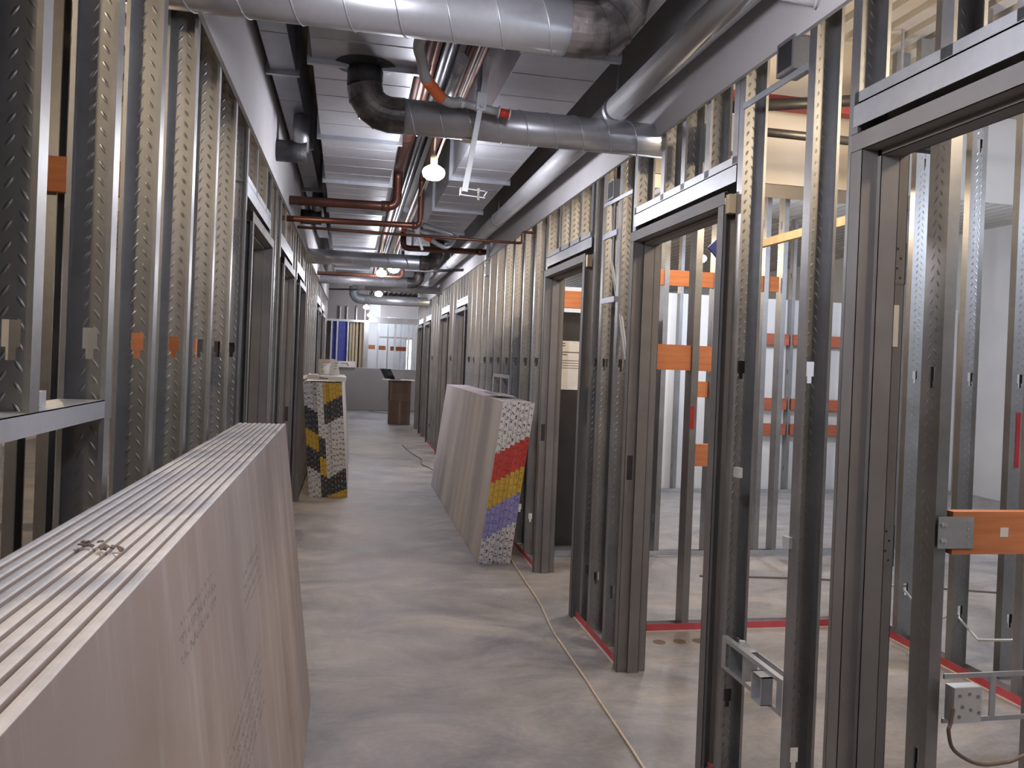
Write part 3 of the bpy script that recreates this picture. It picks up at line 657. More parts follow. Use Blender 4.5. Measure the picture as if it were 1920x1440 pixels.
# ------------------------------------------------------------------ black cabinet in the room behind the third doorway
e = empty('metal_cabinet', (1.92, 6.45, 0), 'tall black cabinet with white paper notice, behind the third right doorway', 'cabinet')
B(1.56,2.30,6.20,6.60,0.06,1.93).build('cabinet_body', M['cabinet'], e); B(1.58,2.28,6.22,6.58,0,0.06).build('plinth', M['galv'], e)
q = B(1.565,1.86,6.196,6.199,1.31,1.70).build('paper_notice', M['paper'], e)
for k,(wd,zz) in enumerate(((0.09,1.675),(0.09,1.655),(0.05,1.635),(0.24,1.605),(0.11,1.585),(0.2,1.54),(0.2,1.52),(0.2,1.50),(0.2,1.48))):
    B(1.575+(0.06 if k>4 else 0),1.575+(0.06 if k>4 else 0)+wd,6.1948,6.1958,zz,zz+(0.009 if k<5 else 0.005)).build('print_line', M['darkcord'], q)

# ------------------------------------------------------------------ round and rectangular ducts
def helix(cy, cz, r, x0, x1, pitch, n=20):
    pts = []; k = int((x1-x0)/pitch*n)
    for i in range(k+1):
        a = 2*math.pi*i/n; pts.append((x0+(x1-x0)*i/k, cy+r*math.cos(a), cz+r*math.sin(a)))
    return pts
def cross_duct(y, zc, r, x_end, x_leg, z_top, label, left=False, pitch=0.14, leg_mat='mastic', collar=True, bend_mat='sealed'):
    # straight spiral run from the wall (x_end) to a bend at x_leg that rises into a rectangular duct
    Rb = r*1.5; s = 1 if x_leg < x_end else -1
    e = empty('spiral_duct', ((x_end+x_leg)/2, y, zc), label, 'duct', 'spiral ducts crossing the corridor')
    xs = x_leg + s*Rb
    a, c = sorted((xs, x_end))
    MB().tube([(a,y,zc),(c,y,zc)], r, 28, caps=True).build('duct_run', M['duct'], e, smooth=True)
    MB().tube(helix(y, zc, r*1.002, a+0.02, c-0.01, pitch), 0.0032, 5, caps=False).build('spiral_seam', M['duct'], e, smooth=True)
    pts = [Vector((xs - s*Rb*math.sin(t), y, zc + Rb - Rb*math.cos(t))) for t in [math.pi/2*i/4 for i in range(5)]]
    bend = MB().tube([pts[0]+Vector((s*0.06,0,0))] + pts, [r*1.03]+[r*1.03]*5, 24).build('elbow', M[bend_mat], e)
    for p, i in ((pts[1],1),(pts[2],2),(pts[3],3)):
        t = math.pi/2*i/4; d = Vector((-s*math.cos(t),0,math.sin(t)))
        MB().tube([p-d*0.004, p+d*0.004], r*1.06, 24).build('gore_seam', M[bend_mat], bend)
    MB().tube([(x_leg,y,zc+Rb),(x_leg,y,z_top)], r*1.02, 24).build('riser', M[leg_mat], e, smooth=True)
    if collar:
        MB().lathe((x_leg,y,z_top-0.012), [(r*1.05,0),(r*1.75,0.010),(r*1.75,0.0115)], 18).build('collar', M['mastic'], e)
    return e
RD = 2.80      # underside of the rectangular ducts
cross_duct(3.62, 2.594, 0.077, 1.62, 0.008, RD, 'spiral duct crossing at mid ceiling with black sealed elbow at its left end', pitch=0.13)
cross_duct(2.56, 2.622, 0.088, -0.98, 0.84, RD, 'nearest spiral duct crossing at the top, black sealed elbow at its right end', pitch=0.16)
cross_duct(8.76, 2.552, 0.080, -0.98, 0.86, RD, 'third spiral duct across the corridor, beyond the copper pipes, dark elbow at right', pitch=0.2)
cross_duct(11.85, 2.612, 0.077, -0.98, 0.92, RD, 'fourth spiral duct across, behind the pair of lit bulbs', pitch=0.16)
cross_duct(13.1, 2.63, 0.062, 1.62, 0.0, RD, 'thin spiral duct in the distance running in from the right wall', pitch=0.3, bend_mat='duct', leg_mat='duct', collar=False)
cross_duct(15.2, 2.57, 0.090, 1.62, -0.02, RD, 'farthest spiral duct, grey elbow at its left end', pitch=0.3, bend_mat='blueflex', leg_mat='blueflex', collar=False)
o = MB().box(0.45,0.51,3.60,3.66,2.512,2.5155).build('paper_sticker', M['paper'], org=(0.48,3.63,2.514)); tag(o, 'small white sticker under the mid ceiling spiral duct', 'sticker')

def rect_duct(xa, xb, z0, z1, ys, mat, label, ribs=3):
    e = empty('rectangular_duct', ((xa(ys[0])+xb(ys[0]))/2, ys[0], z0), label, 'duct')
    for a, c in zip(ys[:-1], ys[1:]):
        s = MB(); s.quadbox([(xa(a),a+0.002,z0),(xb(a),a+0.002,z0),(xb(c),c-0.002,z0),(xa(c),c-0.002,z0),(xa(a),a+0.002,z1),(xb(a),a+0.002,z1),(xb(c),c-0.002,z1),(xa(c),c-0.002,z1)])
        sec = s.build('duct_section', M[mat], e)
        for k in range(ribs):
            y = a+(c-a)*(k+1)/(ribs+1); B(xa(y)+0.004, xb(y)-0.004, y-0.005, y+0.005, z0-0.0018, z0+0.001).build('stiffening_bead', M[mat], sec)
        B(xa(a)-0.022, xb(a)+0.022, a-0.012, a+0.012, z0-0.024, z0+0.001).build('flange', M['galv'], e)
        for sd in (xa(a)-0.022, xb(a)): B(sd, sd+0.022, a-0.012, a+0.012, z0, z1).build('flange', M['galv'], e)
    return e
lin = lambda p, q: (lambda y: p + (q-p)*(max(2.0, min(y, 12.0))-2.0)/10.0)
rect_duct(lin(-0.205,-0.300), lin(0.228,0.205), RD, 3.15, [-2.48,-1.26,-0.04,1.18,2.40,3.62-0.02,4.83,6.05,7.27,8.49,9.71,10.93,12.15,13.37,14.6], 'duct', 'wide rectangular sheet metal duct along the left of the corridor ceiling', 4)
rect_duct(lin(0.642,0.635), lin(1.025,1.055), RD, 3.15, [-2.9,-1.68,-0.46,0.76,1.98,3.20,4.42,5.64,6.86,8.08,9.30,10.52,11.74,12.96,14.2], 'duct', 'rectangular sheet metal duct along the right of the corridor ceiling', 3)
rect_duct(lin(-0.470,-0.470), lin(-0.345,-0.345), 2.97, 3.30, [-2.0,0.4,2.8,4.3,5.8,7.3,8.8,10.3], 'ductside', 'dull narrow duct tight against the left fascia, higher than the wide duct', 2)
# branch boxes at the left side between fascia and duct
for k, y in enumerate((5.05, 7.4)):
    e = empty('branch_takeoff', (-0.40, y, 2.72), ('nearer' if k == 0 else 'farther') + ' dark branch duct stub between left fascia and wide duct', 'duct', 'branch duct stubs on the left')
    MB().tube([(-0.50,y,2.74),(-0.32,y,2.74)], 0.065, 18).build('stub', M['mastic'], e, smooth=True); MB().tube([(-0.36,y,2.74),(-0.36,y,2.96)], 0.05, 16).build('riser', M['ductside'], e, smooth=True)

# white jacketed pipe along the right fascia with hanger clamps
e = empty('jacketed_pipe', (1.205, 3.0, 2.755), 'pale jacketed pipe running along the right fascia', 'pipe')
MB().tube([(1.205,-4.0,2.755),(1.205,3.72,2.755)], 0.060, 24).build('pipe_length', M['jacket'], e, smooth=True)
MB().tube([(1.205,3.722,2.755),(1.205,15.0,2.755)], 0.060, 24).build('pipe_length', M['jacket'], e, smooth=True)
for y in (3.715, 6.9, 10.4):
    MB().tube([(1.205,y-0.022,2.755),(1.205,y+0.022,2.755)], 0.065, 24).build('pipe_clamp', M['galv'], e, smooth=True); MB().tube([(1.205,y,2.815),(1.205,y,3.49)], 0.006, 8).build('hanger_rod', M['galv'], e)
e = empty('pipe_stub', (1.30, 2.25, 2.66), 'short zinc pipe stub poking out of the right fascia at the top', 'pipe')
MB().tube([(1.372,2.22,2.645),(1.20,2.30,2.70)], 0.016, 14).build('stub', M['jacket'], e, smooth=True)
MB().tube([(1.352,2.229,2.651),(1.346,2.232,2.653)], 0.022, 14).build('escutcheon', M['jacket'], e, smooth=True)

# ------------------------------------------------------------------ copper and steel pipes
def pipe(pts, r, mat, label, name='copper_pipe', fit=None, cat='pipe', group=None):
    c = sum((Vector(p) for p in pts), Vector())/len(pts)
    e = empty(name, c, label, cat, group)
    P = [Vector(p) for p in pts]; Q = [P[0]]
    for a, bb, d in zip(P[:-2], P[1:-1], P[2:]):
        u = (a-bb).normalized(); v = (d-bb).normalized(); k = min(r*2.2, (a-bb).length*0.45, (d-bb).length*0.45)
        Q += [bb+u*k*(1-t)**2 + v*k*t**2 for t in (0,0.25,0.5,0.75,1)]
    Q.append(P[-1])
    MB().tube(Q, r, 16).build('tube', M[mat], e, smooth=True)
    for (p, d) in (fit or []):
        d = Vector(d).normalized(); p = Vector(p); MB().tube([p-d*r*0.9, p+d*r*0.9], r*1.16, 16).build('coupling', M[mat], e, smooth=True)
    return e
pipe([(-0.62,6.11,2.638),(0.285,6.11,2.650),(0.285,6.11,2.93),(0.285,-3,2.95)], 0.034, 'copper', 'thick copper pipe crossing from the left wall and turning along the corridor', fit=[((0.20,6.11,2.649),(1,0,0)),((0.285,5.2,2.937),(0,1,0)),((0.285,3.95,2.942),(0,1,0))])
pipe([(-0.62,6.175,2.513),(0.47,6.175,2.530),(0.47,6.175,2.90),(0.47,-3,2.93)], 0.023, 'copper', 'slimmer copper pipe crossing just below the thick one, rising into the ceiling gap', fit=[((0.43,6.175,2.53),(1,0,0))])
pipe([(-0.45,6.30,2.475),(1.30,6.30,2.470),(1.30,6.30,2.56),(1.45,6.30,2.56)], 0.011, 'copper', 'thin copper pipe spanning the whole corridor width under the others')
pipe([(0.46,8.20,2.80),(0.46,8.20,2.625),(1.45,8.30,2.655)], 0.030, 'copper', 'copper pipe running to the right fascia with a taped joint', fit=[((1.26,8.28,2.647),(1,0.1,0.03))])
e = MB().obox((1.35,8.29,2.652),(0.05,0.10,0.16),(0,0,0)).build('pipe_sleeve', M['galv'], org=(1.35,8.29,2.652)); tag(e, 'grey firestop sleeve where the taped copper pipe meets the right fascia', 'sleeve')
pipe([(-0.62,10.9,2.585),(0.62,10.9,2.60),(0.62,10.9,2.95)], 0.026, 'copper', 'distant copper pipe in front of the fourth spiral duct')
pipe([(0.84,10.2,2.62),(1.40,10.2,2.67)], 0.018, 'blackpipe', 'short black steel pipe at the right in the distance', name='steel_pipe')
pipe([(-0.45,14.4,2.66),(0.5,14.4,2.70),(1.25,14.4,2.72)], 0.016, 'blackpipe', 'black steel pipe crossing in the distance', name='steel_pipe')
for k, (x, z, r, mat, nm, lab) in enumerate(((0.335,3.02,0.030,'copper_dull','copper_pipe','dull brown copper pipe along the ceiling gap, leftmost of the run'),
        (0.395,3.06,0.016,'ductside','conduit','thin zinc conduit along the ceiling gap beside the brown pipe'),
        (0.435,3.10,0.016,'ductside','conduit','second thin zinc conduit along the ceiling gap'),
        (0.515,3.00,0.020,'copper_dull','copper_pipe','bright copper pipe along the ceiling gap, seen behind the sprinkler hose'),
        (0.548,2.99,0.010,'darkcord','cable_run','tan cable run along the ceiling gap next to the bright copper pipe'),
        (0.585,3.08,0.025,'copper_dull','copper_pipe','dull brown copper pipe along the ceiling gap, rightmost of the run'),
        (0.455,3.20,0.045,'mastic','insulated_pipe','black insulated pipe high in the ceiling gap'))):
    pipe([(x,-3,z),(x,16.5,z)], r, mat, lab, name=nm)
for k in range(3):     # large zinc sleeve beside the first bulb and hanger straps
    y = (4.35, 8.0, 12.2)[k]
    e = empty('conduit_sleeve', (0.415,y,2.80), ('nearest','middle','farthest')[k] + ' shiny zinc sleeve pipe hanging in the ceiling gap', 'pipe', 'zinc sleeves in the gap')
    MB().tube([(0.415,y-0.9,2.815),(0.415,y,2.80)], 0.026, 18).build('sleeve', M['duct'], e, smooth=True); MB().tube([(0.415,y-0.006,2.80),(0.415,y+0.006,2.80)], 0.030, 18).build('rim', M['duct'], e, smooth=True)

# ------------------------------------------------------------------ sprinkler hoses with hanging bars
def sprinkler(hose, orange_i, tip, cap, bar, label_h, label_b, foot=True):
    e = empty('sprinkler_hose', hose[0], label_h, 'hose', 'flexible sprinkler hoses')
    P = [Vector(p) for p in hose]; Q = []
    for i in range(len(P)-1):                       # Catmull-Rom
        p0 = P[max(i-1,0)]; p1 = P[i]; p2 = P[i+1]; p3 = P[min(i+2,len(P)-1)]
        for t in (0,0.125,0.25,0.375,0.5,0.625,0.75,0.875): Q.append(0.5*((2*p1)+(p2-p0)*t+(2*p0-5*p1+4*p2-p3)*t*t+(3*p1-p0-3*p2+p3)*t*t*t))
    Q.append(P[-1])
    # ribbed outer braid: alternate radii along a densely sampled path
    D = []; 
    for a, bb in zip(Q[:-1], Q[1:]):
        for t in (0,0.25,0.5,0.75): D.append(a.lerp(bb,t))
    D.append(Q[-1])
    MB().tube(D, [0.0185 if i%2 else 0.0225 for i in range(len(D))], 12).build('braided_hose', M['whitegalv'], e, smooth=True)
    a, bb = orange_i; MB().tube(Q[a:bb], 0.0245, 14).build('orange_label', M['orange'], e, smooth=True)
    MB().tube([P[-1], Vector(tip)], [0.017,0.017], 12).build('nipple', M['whitegalv'], e, smooth=True)
    MB().tube([P[-1]-(Vector(tip)-P[-1])*0.12, P[-1]+(Vector(tip)-P[-1])*0.12], 0.022, 6).build('hex_nut', M['whitegalv'], e)
    MB().tube([Vector(tip), Vector(cap)], 0.019, 12).build('red_cap', M['redcap'], e, smooth=True)
    d = (Vector(cap)-Vector(tip)).normalized()
    for q in (Vector(tip), Vector(cap)): MB().tube([q-d*0.003,q+d*0.003], 0.026, 10).build('cap_ring', M['paper'], e)
    f = empty('hanger_bar', bar[1], label_b, 'bar', 'square sprinkler hanger bars')
    MB().bar(bar[0], bar[1], 0.022, 0.022, (0,1,0)).build('square_bar', M['whitegalv'], f)
    mid = Vector(bar[0]).lerp(Vector(bar[1]), bar[2]); MB().obox(mid+Vector((0,-0.012,0)), (0.042,0.03,0.075), (0,0.09,0)).build('clamp_bracket', M['whitegalv'], f)
    MB().tube([mid+Vector((0.0,-0.03,-0.02)), mid+Vector((0.0,-0.045,-0.02))], 0.011, 6).build('clamp_bolt', M['galv'], f)
    if foot:
        q = Vector(bar[1]); 
        k = MB(); k.obox(q+Vector((0.035,0,0.012)), (0.105,0.004,0.004), (0,0.06,0)); k.obox(q+Vector((0.035,0,-0.016)), (0.105,0.004,0.004), (0,0.06,0)); k.obox(q+Vector((-0.018,0,-0.002)), (0.004,0.03,0.03), (0,0,0)); k.obox(q+Vector((0.088,0,-0.005)), (0.004,0.03,0.024), (0,0.5,0)); k.build('end_bracket', M['whitegalv'], f)
        MB().tube([q+Vector((0.06,0,-0.03)),q+Vector((0.06,0,0.02))], 0.004, 6).build('wing_screw', M['whitegalv'], f)
HOSE1 = [(0.268,2.55,2.97),(0.245,2.80,2.745),(0.200,3.00,2.692),(0.216,3.10,2.667),(0.242,3.20,2.632),(0.280,3.28,2.620),(0.317,3.33,2.603),(0.363,3.36,2.595),(0.404,3.38,2.605)]
sprinkler(HOSE1, (33,50), (0.573,3.38,2.581), (0.619,3.38,2.575), ((0.520,3.36,2.80),(0.437,3.36,2.225),0.34),
    'braided sprinkler hose with orange label and red cap, nearest the camera', 'white zinc hanger bar hanging down from the nearest sprinkler hose')
sprinkler([(0.60,7.6,2.78),(0.76,7.7,2.755),(0.92,7.7,2.70),(0.83,7.6,2.58),(0.66,7.5,2.63),(0.56,7.5,2.67)], (31,36), (0.45,7.5,2.69), (0.40,7.5,2.70), ((0.52,7.48,2.74),(0.60,7.48,2.52),0.3),
    'looped sprinkler hose with orange label, beyond the copper pipes', 'short white hanger bar by the looped sprinkler hose', foot=False)

# ------------------------------------------------------------------ string work lights
_lm = {}
def work_light(x, y, z, power, col, label, group, warm=False, rad=0.09, cord=None):
    cord = DECK_Z - z - 0.10
    e = empty('work_light', (x,y,z), label, 'lamp', group)
    if 'b' not in _lm:
        f = MB(); f.lathe((0,0,0), [(0.012,-0.046),(0.042,-0.041),(0.062,-0.024),(0.069,0.0),(0.060,0.020),(0.038,0.036),(0.020,0.044)], 20); _lm['b'] = f
        f = MB(); f.lathe((0,0,0.04), [(0.020,0),(0.022,0.05),(0.014,0.065)], 14); _lm['s'] = f
    for nm, key, mt in (('bulb','b', M['bulbwarm' if warm else 'bulb']), ('socket','s', M['cord'])):
        k = (key, warm)
        if k not in _lm: _lm[k] = _lm[key].mesh(nm, mt, smooth=True)
        q = bpy.data.objects.new(nm, _lm[k]); COL.objects.link(q); q.parent = e
    MB().tube([(x,y,z+0.10),(x+0.01,y,z+0.10+cord*0.5),(x,y,z+0.10+cord)], 0.006, 6).build('drop_cord', M['cord'], e, smooth=True)
    l = bpy.data.lights.new('bulb_glow', 'POINT'); l.energy = power; l.color = col; l.shadow_soft_size = rad
    lo = bpy.data.objects.new('bulb_glow', l); COL.objects.link(lo); lo.parent = e; lo.location = (0,0,-0.105)
    return e
WG = 'string work lights along the corridor'
CL = [(0.432,4.78,2.625,'nearest lit bulb hanging in the corridor, below the rectangular ducts'), (0.43,1.55,2.47,'lit bulb over the camera end of the corridor'), (0.43,-1.6,2.66,'lit bulb behind the camera'),
      (0.452,9.85,2.585,'lit bulb beyond the third spiral duct, right of its twin'), (0.325,10.55,2.600,'lit bulb beyond the third spiral duct, left of its twin'),
      (0.404,14.1,2.60,'lit bulb under the far ducts, topmost of the distant three'), (0.262,18.15,2.60,'lit bulb in the distance, left of the farthest one'), (0.405,21.6,2.60,'farthest lit bulb, before the half wall')]
for x, y, z, lab in CL: work_light(x, y, z, BULB_CORRIDOR, COOL, lab, WG)
RG = 'warm work lights in the side rooms'
for x, y, z, lab in ((2.35,1.2,2.85,'warm lit bulb in the nearest right hand room'), (2.30,3.25,2.80,'warm lit bulb in the second right hand room'), (2.25,5.2,2.85,'warm lit bulb in the third right hand room'),
        (2.4,7.7,2.8,'warm lit bulb behind the right hand stud run'), (2.4,11.2,2.8,'warm lit bulb in a far right hand room'), (2.4,15.0,2.8,'warm lit bulb in the farthest right hand room'),
        (-1.45,0.85,2.75,'warm lit bulb in the nearest left hand room'), (-1.9,5.2,2.8,'warm lit bulb in the second left hand room'), (-1.9,9.0,2.8,'warm lit bulb in the third left hand room'), (-1.9,13.0,2.8,'warm lit bulb in the farthest left hand room')):
    work_light(x, y, z, BULB_ROOM, WARM, lab, RG, warm=True)
HG = 'added cool fill bulbs in the hall and far end'
for x, y, z, lab in ((4.6,3.0,2.8,'added cool bulb standing in for daylight behind the right hand rooms'), (5.6,7.2,2.8,'added cool bulb standing in for daylight deep in the right hand hall'), (5.5,0.0,2.8,'added cool bulb standing in for daylight in the hall near the camera end'), (3.6,8.0,2.7,'added cool bulb standing in for daylight before the distant red blocking'), (0.95,23.7,2.9,'cool bulb added to brighten the space beyond the half wall'), (3.5,19.8,2.7,'cool fill bulb added in the cross corridor')):
    work_light(x, y, z, BULB_HALL, DAY, lab, HG)  # added bulbs: daylight stand-ins in the hall, extra fill at the far end
# festoon cord linking the corridor bulbs
ys = sorted(CL, key=lambda c: c[1]); pts = []
for a, c in zip(ys[:-1], ys[1:]):
    for t in (0,0.25,0.5,0.75):
        pts.append((a[0]+(c[0]-a[0])*t+0.02, a[1]+(c[1]-a[1])*t, 2.72+0.0*t + (2.74-2.72)*0 + 0.05*math.sin(math.pi*t)))
o = MB().tube(pts, 0.006, 6).build('festoon_cord', M['cord'], org=(0.43,4.78,2.72), smooth=True); tag(o, 'tan cord linking the hanging corridor bulbs', 'cord')

# ------------------------------------------------------------------ cords on the floor
def floor_cord(name, pts, r, mat, label):
    P = [Vector(p) for p in pts]; Q = []
    for i in range(len(P)-1):
        p0 = P[max(i-1,0)]; p1 = P[i]; p2 = P[i+1]; p3 = P[min(i+2,len(P)-1)]
        for t in (0,0.2,0.4,0.6,0.8): Q.append(0.5*((2*p1)+(p2-p0)*t+(2*p0-5*p1+4*p2-p3)*t*t+(3*p1-p0-3*p2+p3)*t*t*t))
    Q.append(P[-1]); o = MB().tube(Q, r, 8).build(name, M[mat], org=P[0], smooth=True); tag(o, label, 'cord'); return o
floor_cord('extension_cord', [(1.27,7.6,0.006),(1.262,6.4,0.006),(1.247,5.98,0.006),(1.228,5.4,0.006),(1.214,4.91,0.006),(1.172,4.4,0.006),(1.163,4.08,0.006),(1.158,3.7,0.006),(1.151,3.475,0.006),(1.142,3.02,0.006),(1.130,2.6,0.006),(1.13,1.6,0.006)], 0.0055, 'cord', 'cream extension cord running along the floor on the right')
floor_cord('extension_cord', [(0.90,13.9,0.006),(0.944,13.09,0.006),(1.00,12.5,0.006),(1.065,11.95,0.006),(1.03,11.4,0.006),(1.125,10.9,0.006),(1.2,10.2,0.006)], 0.008, 'darkcord', 'brown cord on the floor beyond the right hand stack')
floor_cord('floor_cable', [(2.55,5.45,0.006),(2.908,5.407,0.006),(3.477,5.307,0.006),(4.003,5.111,0.006),(4.6,4.9,0.006)], 0.007, 'darkcord', 'thin cable on the floor of the right hand rooms')
floor_cord('floor_cable', [(1.862,2.145,0.50),(1.840,2.13,0.46),(1.827,2.12,0.44),(1.849,2.12,0.383),(1.934,2.12,0.337),(2.03,2.12,0.336),(2.095,2.12,0.351),(2.4,2.12,0.45)], 0.006, 'darkcord', 'drooping dark cable under the low box bracket in the nearest right room')
for k, x in enumerate((1.722, 1.842, 1.955)):
    o = MB().lathe((x,4.158,-0.006), [(0.036,0),(0.036,0.0072)], 16).build('floor_sleeve', M['cardboard'], org=(x,4.158,0)); tag(o, ('left','middle','right')[k] + ' of three round floor cores before the red track', 'floor core', 'floor cores')

# ------------------------------------------------------------------ electrical boxes and brackets on the right wall
def box_bracket(x, y0, y1, z0, z1, boxes, label, along='y', yy=None):
    e = empty('box_bracket', (x, (y0+y1)/2, z0), label, 'bracket')
    h = z1-z0; t = 0.002
    f = MB(); f.box(x-t, x, y0, y1, z1-0.016, z1); f.box(x-t, x, y0, y1, z0, z0+0.016)
    f.box(x-t, x, y0, y0+0.03, z0+0.016, z1-0.016); f.box(x-t, x, y1-0.03, y1, z0+0.016, z1-0.016)
    f.box(x, x+0.018, y0, y1, z1-t, z1)
    f.build('bar_plate', M['galv'], e)
    for (c, d) in boxes:
        q = empty_part('steel_box', (x+0.03, c, (z0+z1)/2), e)
        g = MB(); hh = h/2-0.008; w2 = 0.05
        g.box(x, x+d, c-w2, c-w2+t, z0+0.008, z1-0.008); g.box(x, x+d, c+w2-t, c+w2, z0+0.008, z1-0.008)
        g.box(x, x+d, c-w2, c+w2, z1-0.010, z1-0.008); g.box(x, x+d, c-w2, c+w2, z0+0.008, z0+0.010); g.box(x+d-t, x+d, c-w2, c+w2, z0+0.008, z1-0.008)
        g.build('box_shell', M['galv'], q)
        MB().lathe((x+d*0.5, c+0.01, z1-0.008), [(0.012,0),(0.012,0.02)], 10).build('conduit_connector', M['whitegalv'], q)
    return e
def empty_part(name, loc, parent):
    o = bpy.data.objects.new(name, None); COL.objects.link(o); o.location = Vector(loc)-parent_loc(parent); o.parent = parent; o.empty_display_size = 0.05; return o
e = box_bracket(1.366, 2.292, 2.705, 0.432, 0.548, [(2.60,0.055)], 'zinc box bracket between studs low beside the nearest right doorway')
g = MB(); g.box(1.325,1.364,2.345,2.352,0.445,0.535); g.box(1.325,1.364,2.405,2.412,0.445,0.535); g.box(1.325,1.364,2.345,2.412,0.533,0.535); g.box(1.325,1.364,2.345,2.412,0.445,0.447); g.build('plaster_ring', M['galv'], e)
g = MB(); g.box(1.42,1.424,2.292,2.705,0.520,0.540); g.build('rear_bar', M['galv'], e)
# high box on a bar between the same studs
e = empty('box_bracket', (1.366, 2.5, 2.47), 'dark steel box on a bar high between studs beside the nearest right doorway', 'bracket')
B(1.360,1.366,2.292,2.705,2.468,2.490).build('bar_plate', M['galv'], e)
B(1.345,1.420,2.345,2.450,2.492,2.602).build('steel_box', M['ductside'], e); B(1.343,1.345,2.357,2.438,2.505,2.588).build('box_mouth', M['black'], e)
# smaller high boxes further down
for k, (y0, y1, yc) in enumerate(((3.87,4.335,4.20),)):
    e = empty('box_bracket', (1.366, yc, 2.40), 'steel box on a slanted bar between studs beside the second right doorway', 'bracket')
    MB().bar((1.362,y0,2.405),(1.362,y1,2.415),0.006,0.02).build('bar_plate', M['galv'], e); B(1.35,1.42,yc-0.05,yc+0.05,2.425,2.53).build('steel_box', M['ductside'], e); B(1.348,1.35,yc-0.04,yc+0.04,2.435,2.52).build('box_mouth', M['black'], e)
for k, (y, z) in enumerate(((8.45,2.42),(13.3,2.40))):
    e = empty('junction_box', (1.366,y,z), ('nearer' if k == 0 else 'farther') + ' small steel box high on the right hand stud run', 'junction box', 'small boxes on the stud run')
    B(1.352,1.40,y-0.05,y+0.05,z,z+0.12).build('box_body', M['ductside'], e); B(1.350,1.352,y-0.03,y+0.03,z+0.02,z+0.10).build('box_mouth', M['black'], e)
# blue box in the cripples above the second doorway
e = empty('junction_box', (1.50,3.12,2.42), 'blue grey junction box above the second right doorway', 'junction box')
B(1.47,1.55,3.10,3.20,2.43,2.58).build('box_body', M['galv'], e); B(1.466,1.47,3.105,3.195,2.44,2.57).build('cover', M['ductside'], e)
# low backing rectangle in the stud run
e = empty('backing_frame', (1.366,7.3,1.2), 'small zinc backing frame let into the right hand stud run', 'frame')
B(1.360,1.367,6.93,7.75,1.365,1.395).build('top_rail', M['galv'], e)
for y in (6.93, 7.32, 7.73): B(1.360,1.367,y,y+0.03,1.05,1.365).build('upright', M['galv'], e)
# low box bar inside the nearest room
e = empty('box_bracket', (2.0,2.19,0.43), 'pale steel box on a bar fixed to the partition in the nearest right room', 'bracket')
B(1.86,2.66,2.186,2.192,0.575,0.590).build('bar_plate', M['galv'], e); B(1.86,2.66,2.186,2.192,0.435,0.450).build('bar_plate', M['galv'], e); B(2.03,2.05,2.186,2.192,0.45,0.575).build('bar_plate', M['galv'], e)
q = B(1.868,1.966,2.150,2.190,0.450,0.560).build('steel_box', M['whitegalv'], e)
for k, (dx, dz) in enumerate(((0.02,0.085),(0.055,0.09),(0.085,0.08),(0.03,0.05),(0.06,0.04),(0.09,0.03),(0.02,0.02))): MB().lathe((1.868+dx,2.150,0.45+dz), [(0.006,-0.0012),(0.006,0.0)], 8, 'y').build('knockout', M['ductside'], q)
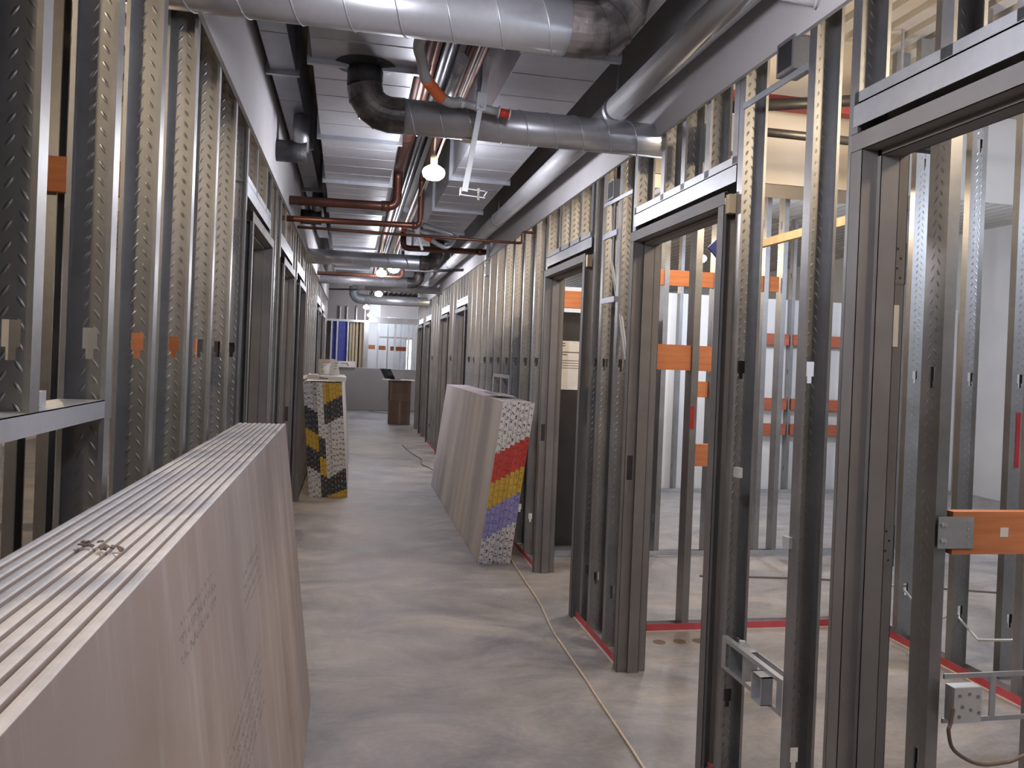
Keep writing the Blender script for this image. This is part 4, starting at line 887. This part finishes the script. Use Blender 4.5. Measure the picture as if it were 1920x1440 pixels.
# zinc cable clips and two pale rods leaning in the stud bay by the second doorway
for k, (x0, z0, x1, z1) in enumerate(((1.385,2.10,1.395,1.55),(1.405,2.02,1.41,1.50))):
    o = MB().tube([(x0,4.26-0.03*k,2.42),(x0,4.24-0.03*k,z0),(x1,3.99-0.02*k,z1)], 0.008, 8).build('armored_cable', M['white'], org=(x1,4.0,z1), smooth=True); tag(o, ('longer' if k == 0 else 'shorter') + ' white cable slanting down in the stud bay by the second right doorway', 'cable', 'white cables in the stud bay')
for k, z in enumerate((2.22, 1.86)):
    B(1.360,1.372,4.10,4.34,z,z+0.03).build('cable_strap', M['galv'], wr)
for (x, y, z, lab) in ((1.366,2.63,1.155,'small zinc clip on the stud beside the second doorway near jamb'),(1.366,2.285,0.985,'small bent zinc clip on the stud between the two nearest right doorways')):
    o = MB().obox((x-0.006,y,z),(0.016,0.03,0.035),(0,0,0.2)).build('stud_clip', M['whitegalv'], org=(x,y,z)); tag(o, lab, 'clip')
# blue diamond board in the room
o = MB().obox((2.35,4.80,2.30),(0.20,0.02,0.20),(0,math.pi/4,0)).build('blue_panel', M['blue'], org=(2.35,4.80,2.16)); tag(o, 'small blue diamond shaped panel hanging in the second right room', 'panel')
B(2.335,2.365,4.815,4.83,2.2,3.45).build('hanging_strap', M['galv'], o)
# wood cross rail seen between the studs and red steel beams under the deck
o = B(3.13,3.17,4.423,6.058,2.50,2.56).build('wood_rail', M['wood'], org=(3.15,5.2,2.50)); tag(o, 'pale wood cross rail in the room between the two nearest right doorways', 'rail')
f = empty('steel_beam', (2.3,4.05,2.97), 'red primed steel channel high in the second right room', 'beam', 'red steel beams')
B(1.62,3.10,4.02,4.10,2.97,2.982).build('lower_flange', M['redsteel'], f); B(1.62,3.10,4.02,4.03,2.982,3.02).build('web', M['redsteel'], f); B(1.62,3.10,4.02,4.10,3.02,3.032).build('upper_flange', M['redsteel'], f)
for x in (1.7, 3.0): B(x,x+0.012,4.055,4.067,3.032,3.5).build('hanger_rod', M['galv'], f)
o = empty('wall_bulkhead', (5.7,5.2,2.85), 'pale hanging bulkhead board high in the right hand hall', 'wall', kind='structure')
for k in range(4): B(3.5+k*1.1, 4.598+k*1.1, 5.2, 5.216, 2.85, 3.495).build('upper_board', M['wallwhite'], o)
for k, (y, lab) in enumerate(((2.75,'red primed steel beam under the deck on the left side'),)):
    f = empty('steel_beam', (-2.6,y,3.2), lab, 'beam', 'red steel beams')
    B(-4.8,-0.66,y-0.07,y+0.07,3.10,3.115).build('lower_flange', M['redsteel'], f); B(-4.8,-0.66,y-0.006,y+0.006,3.115,3.48).build('web', M['redsteel'], f)
pipe([(1.75,3.82,2.85),(3.0,3.86,3.05),(5.0,3.86,3.05)], 0.03, 'blackpipe', 'black steel sprinkler pipe in the second right room', name='steel_pipe')
pipe([(1.476,3.7,2.72),(3.12,3.72,2.72)], 0.022, 'blackpipe', 'slim black pipe below the sprinkler pipe in the second right room', name='steel_pipe')
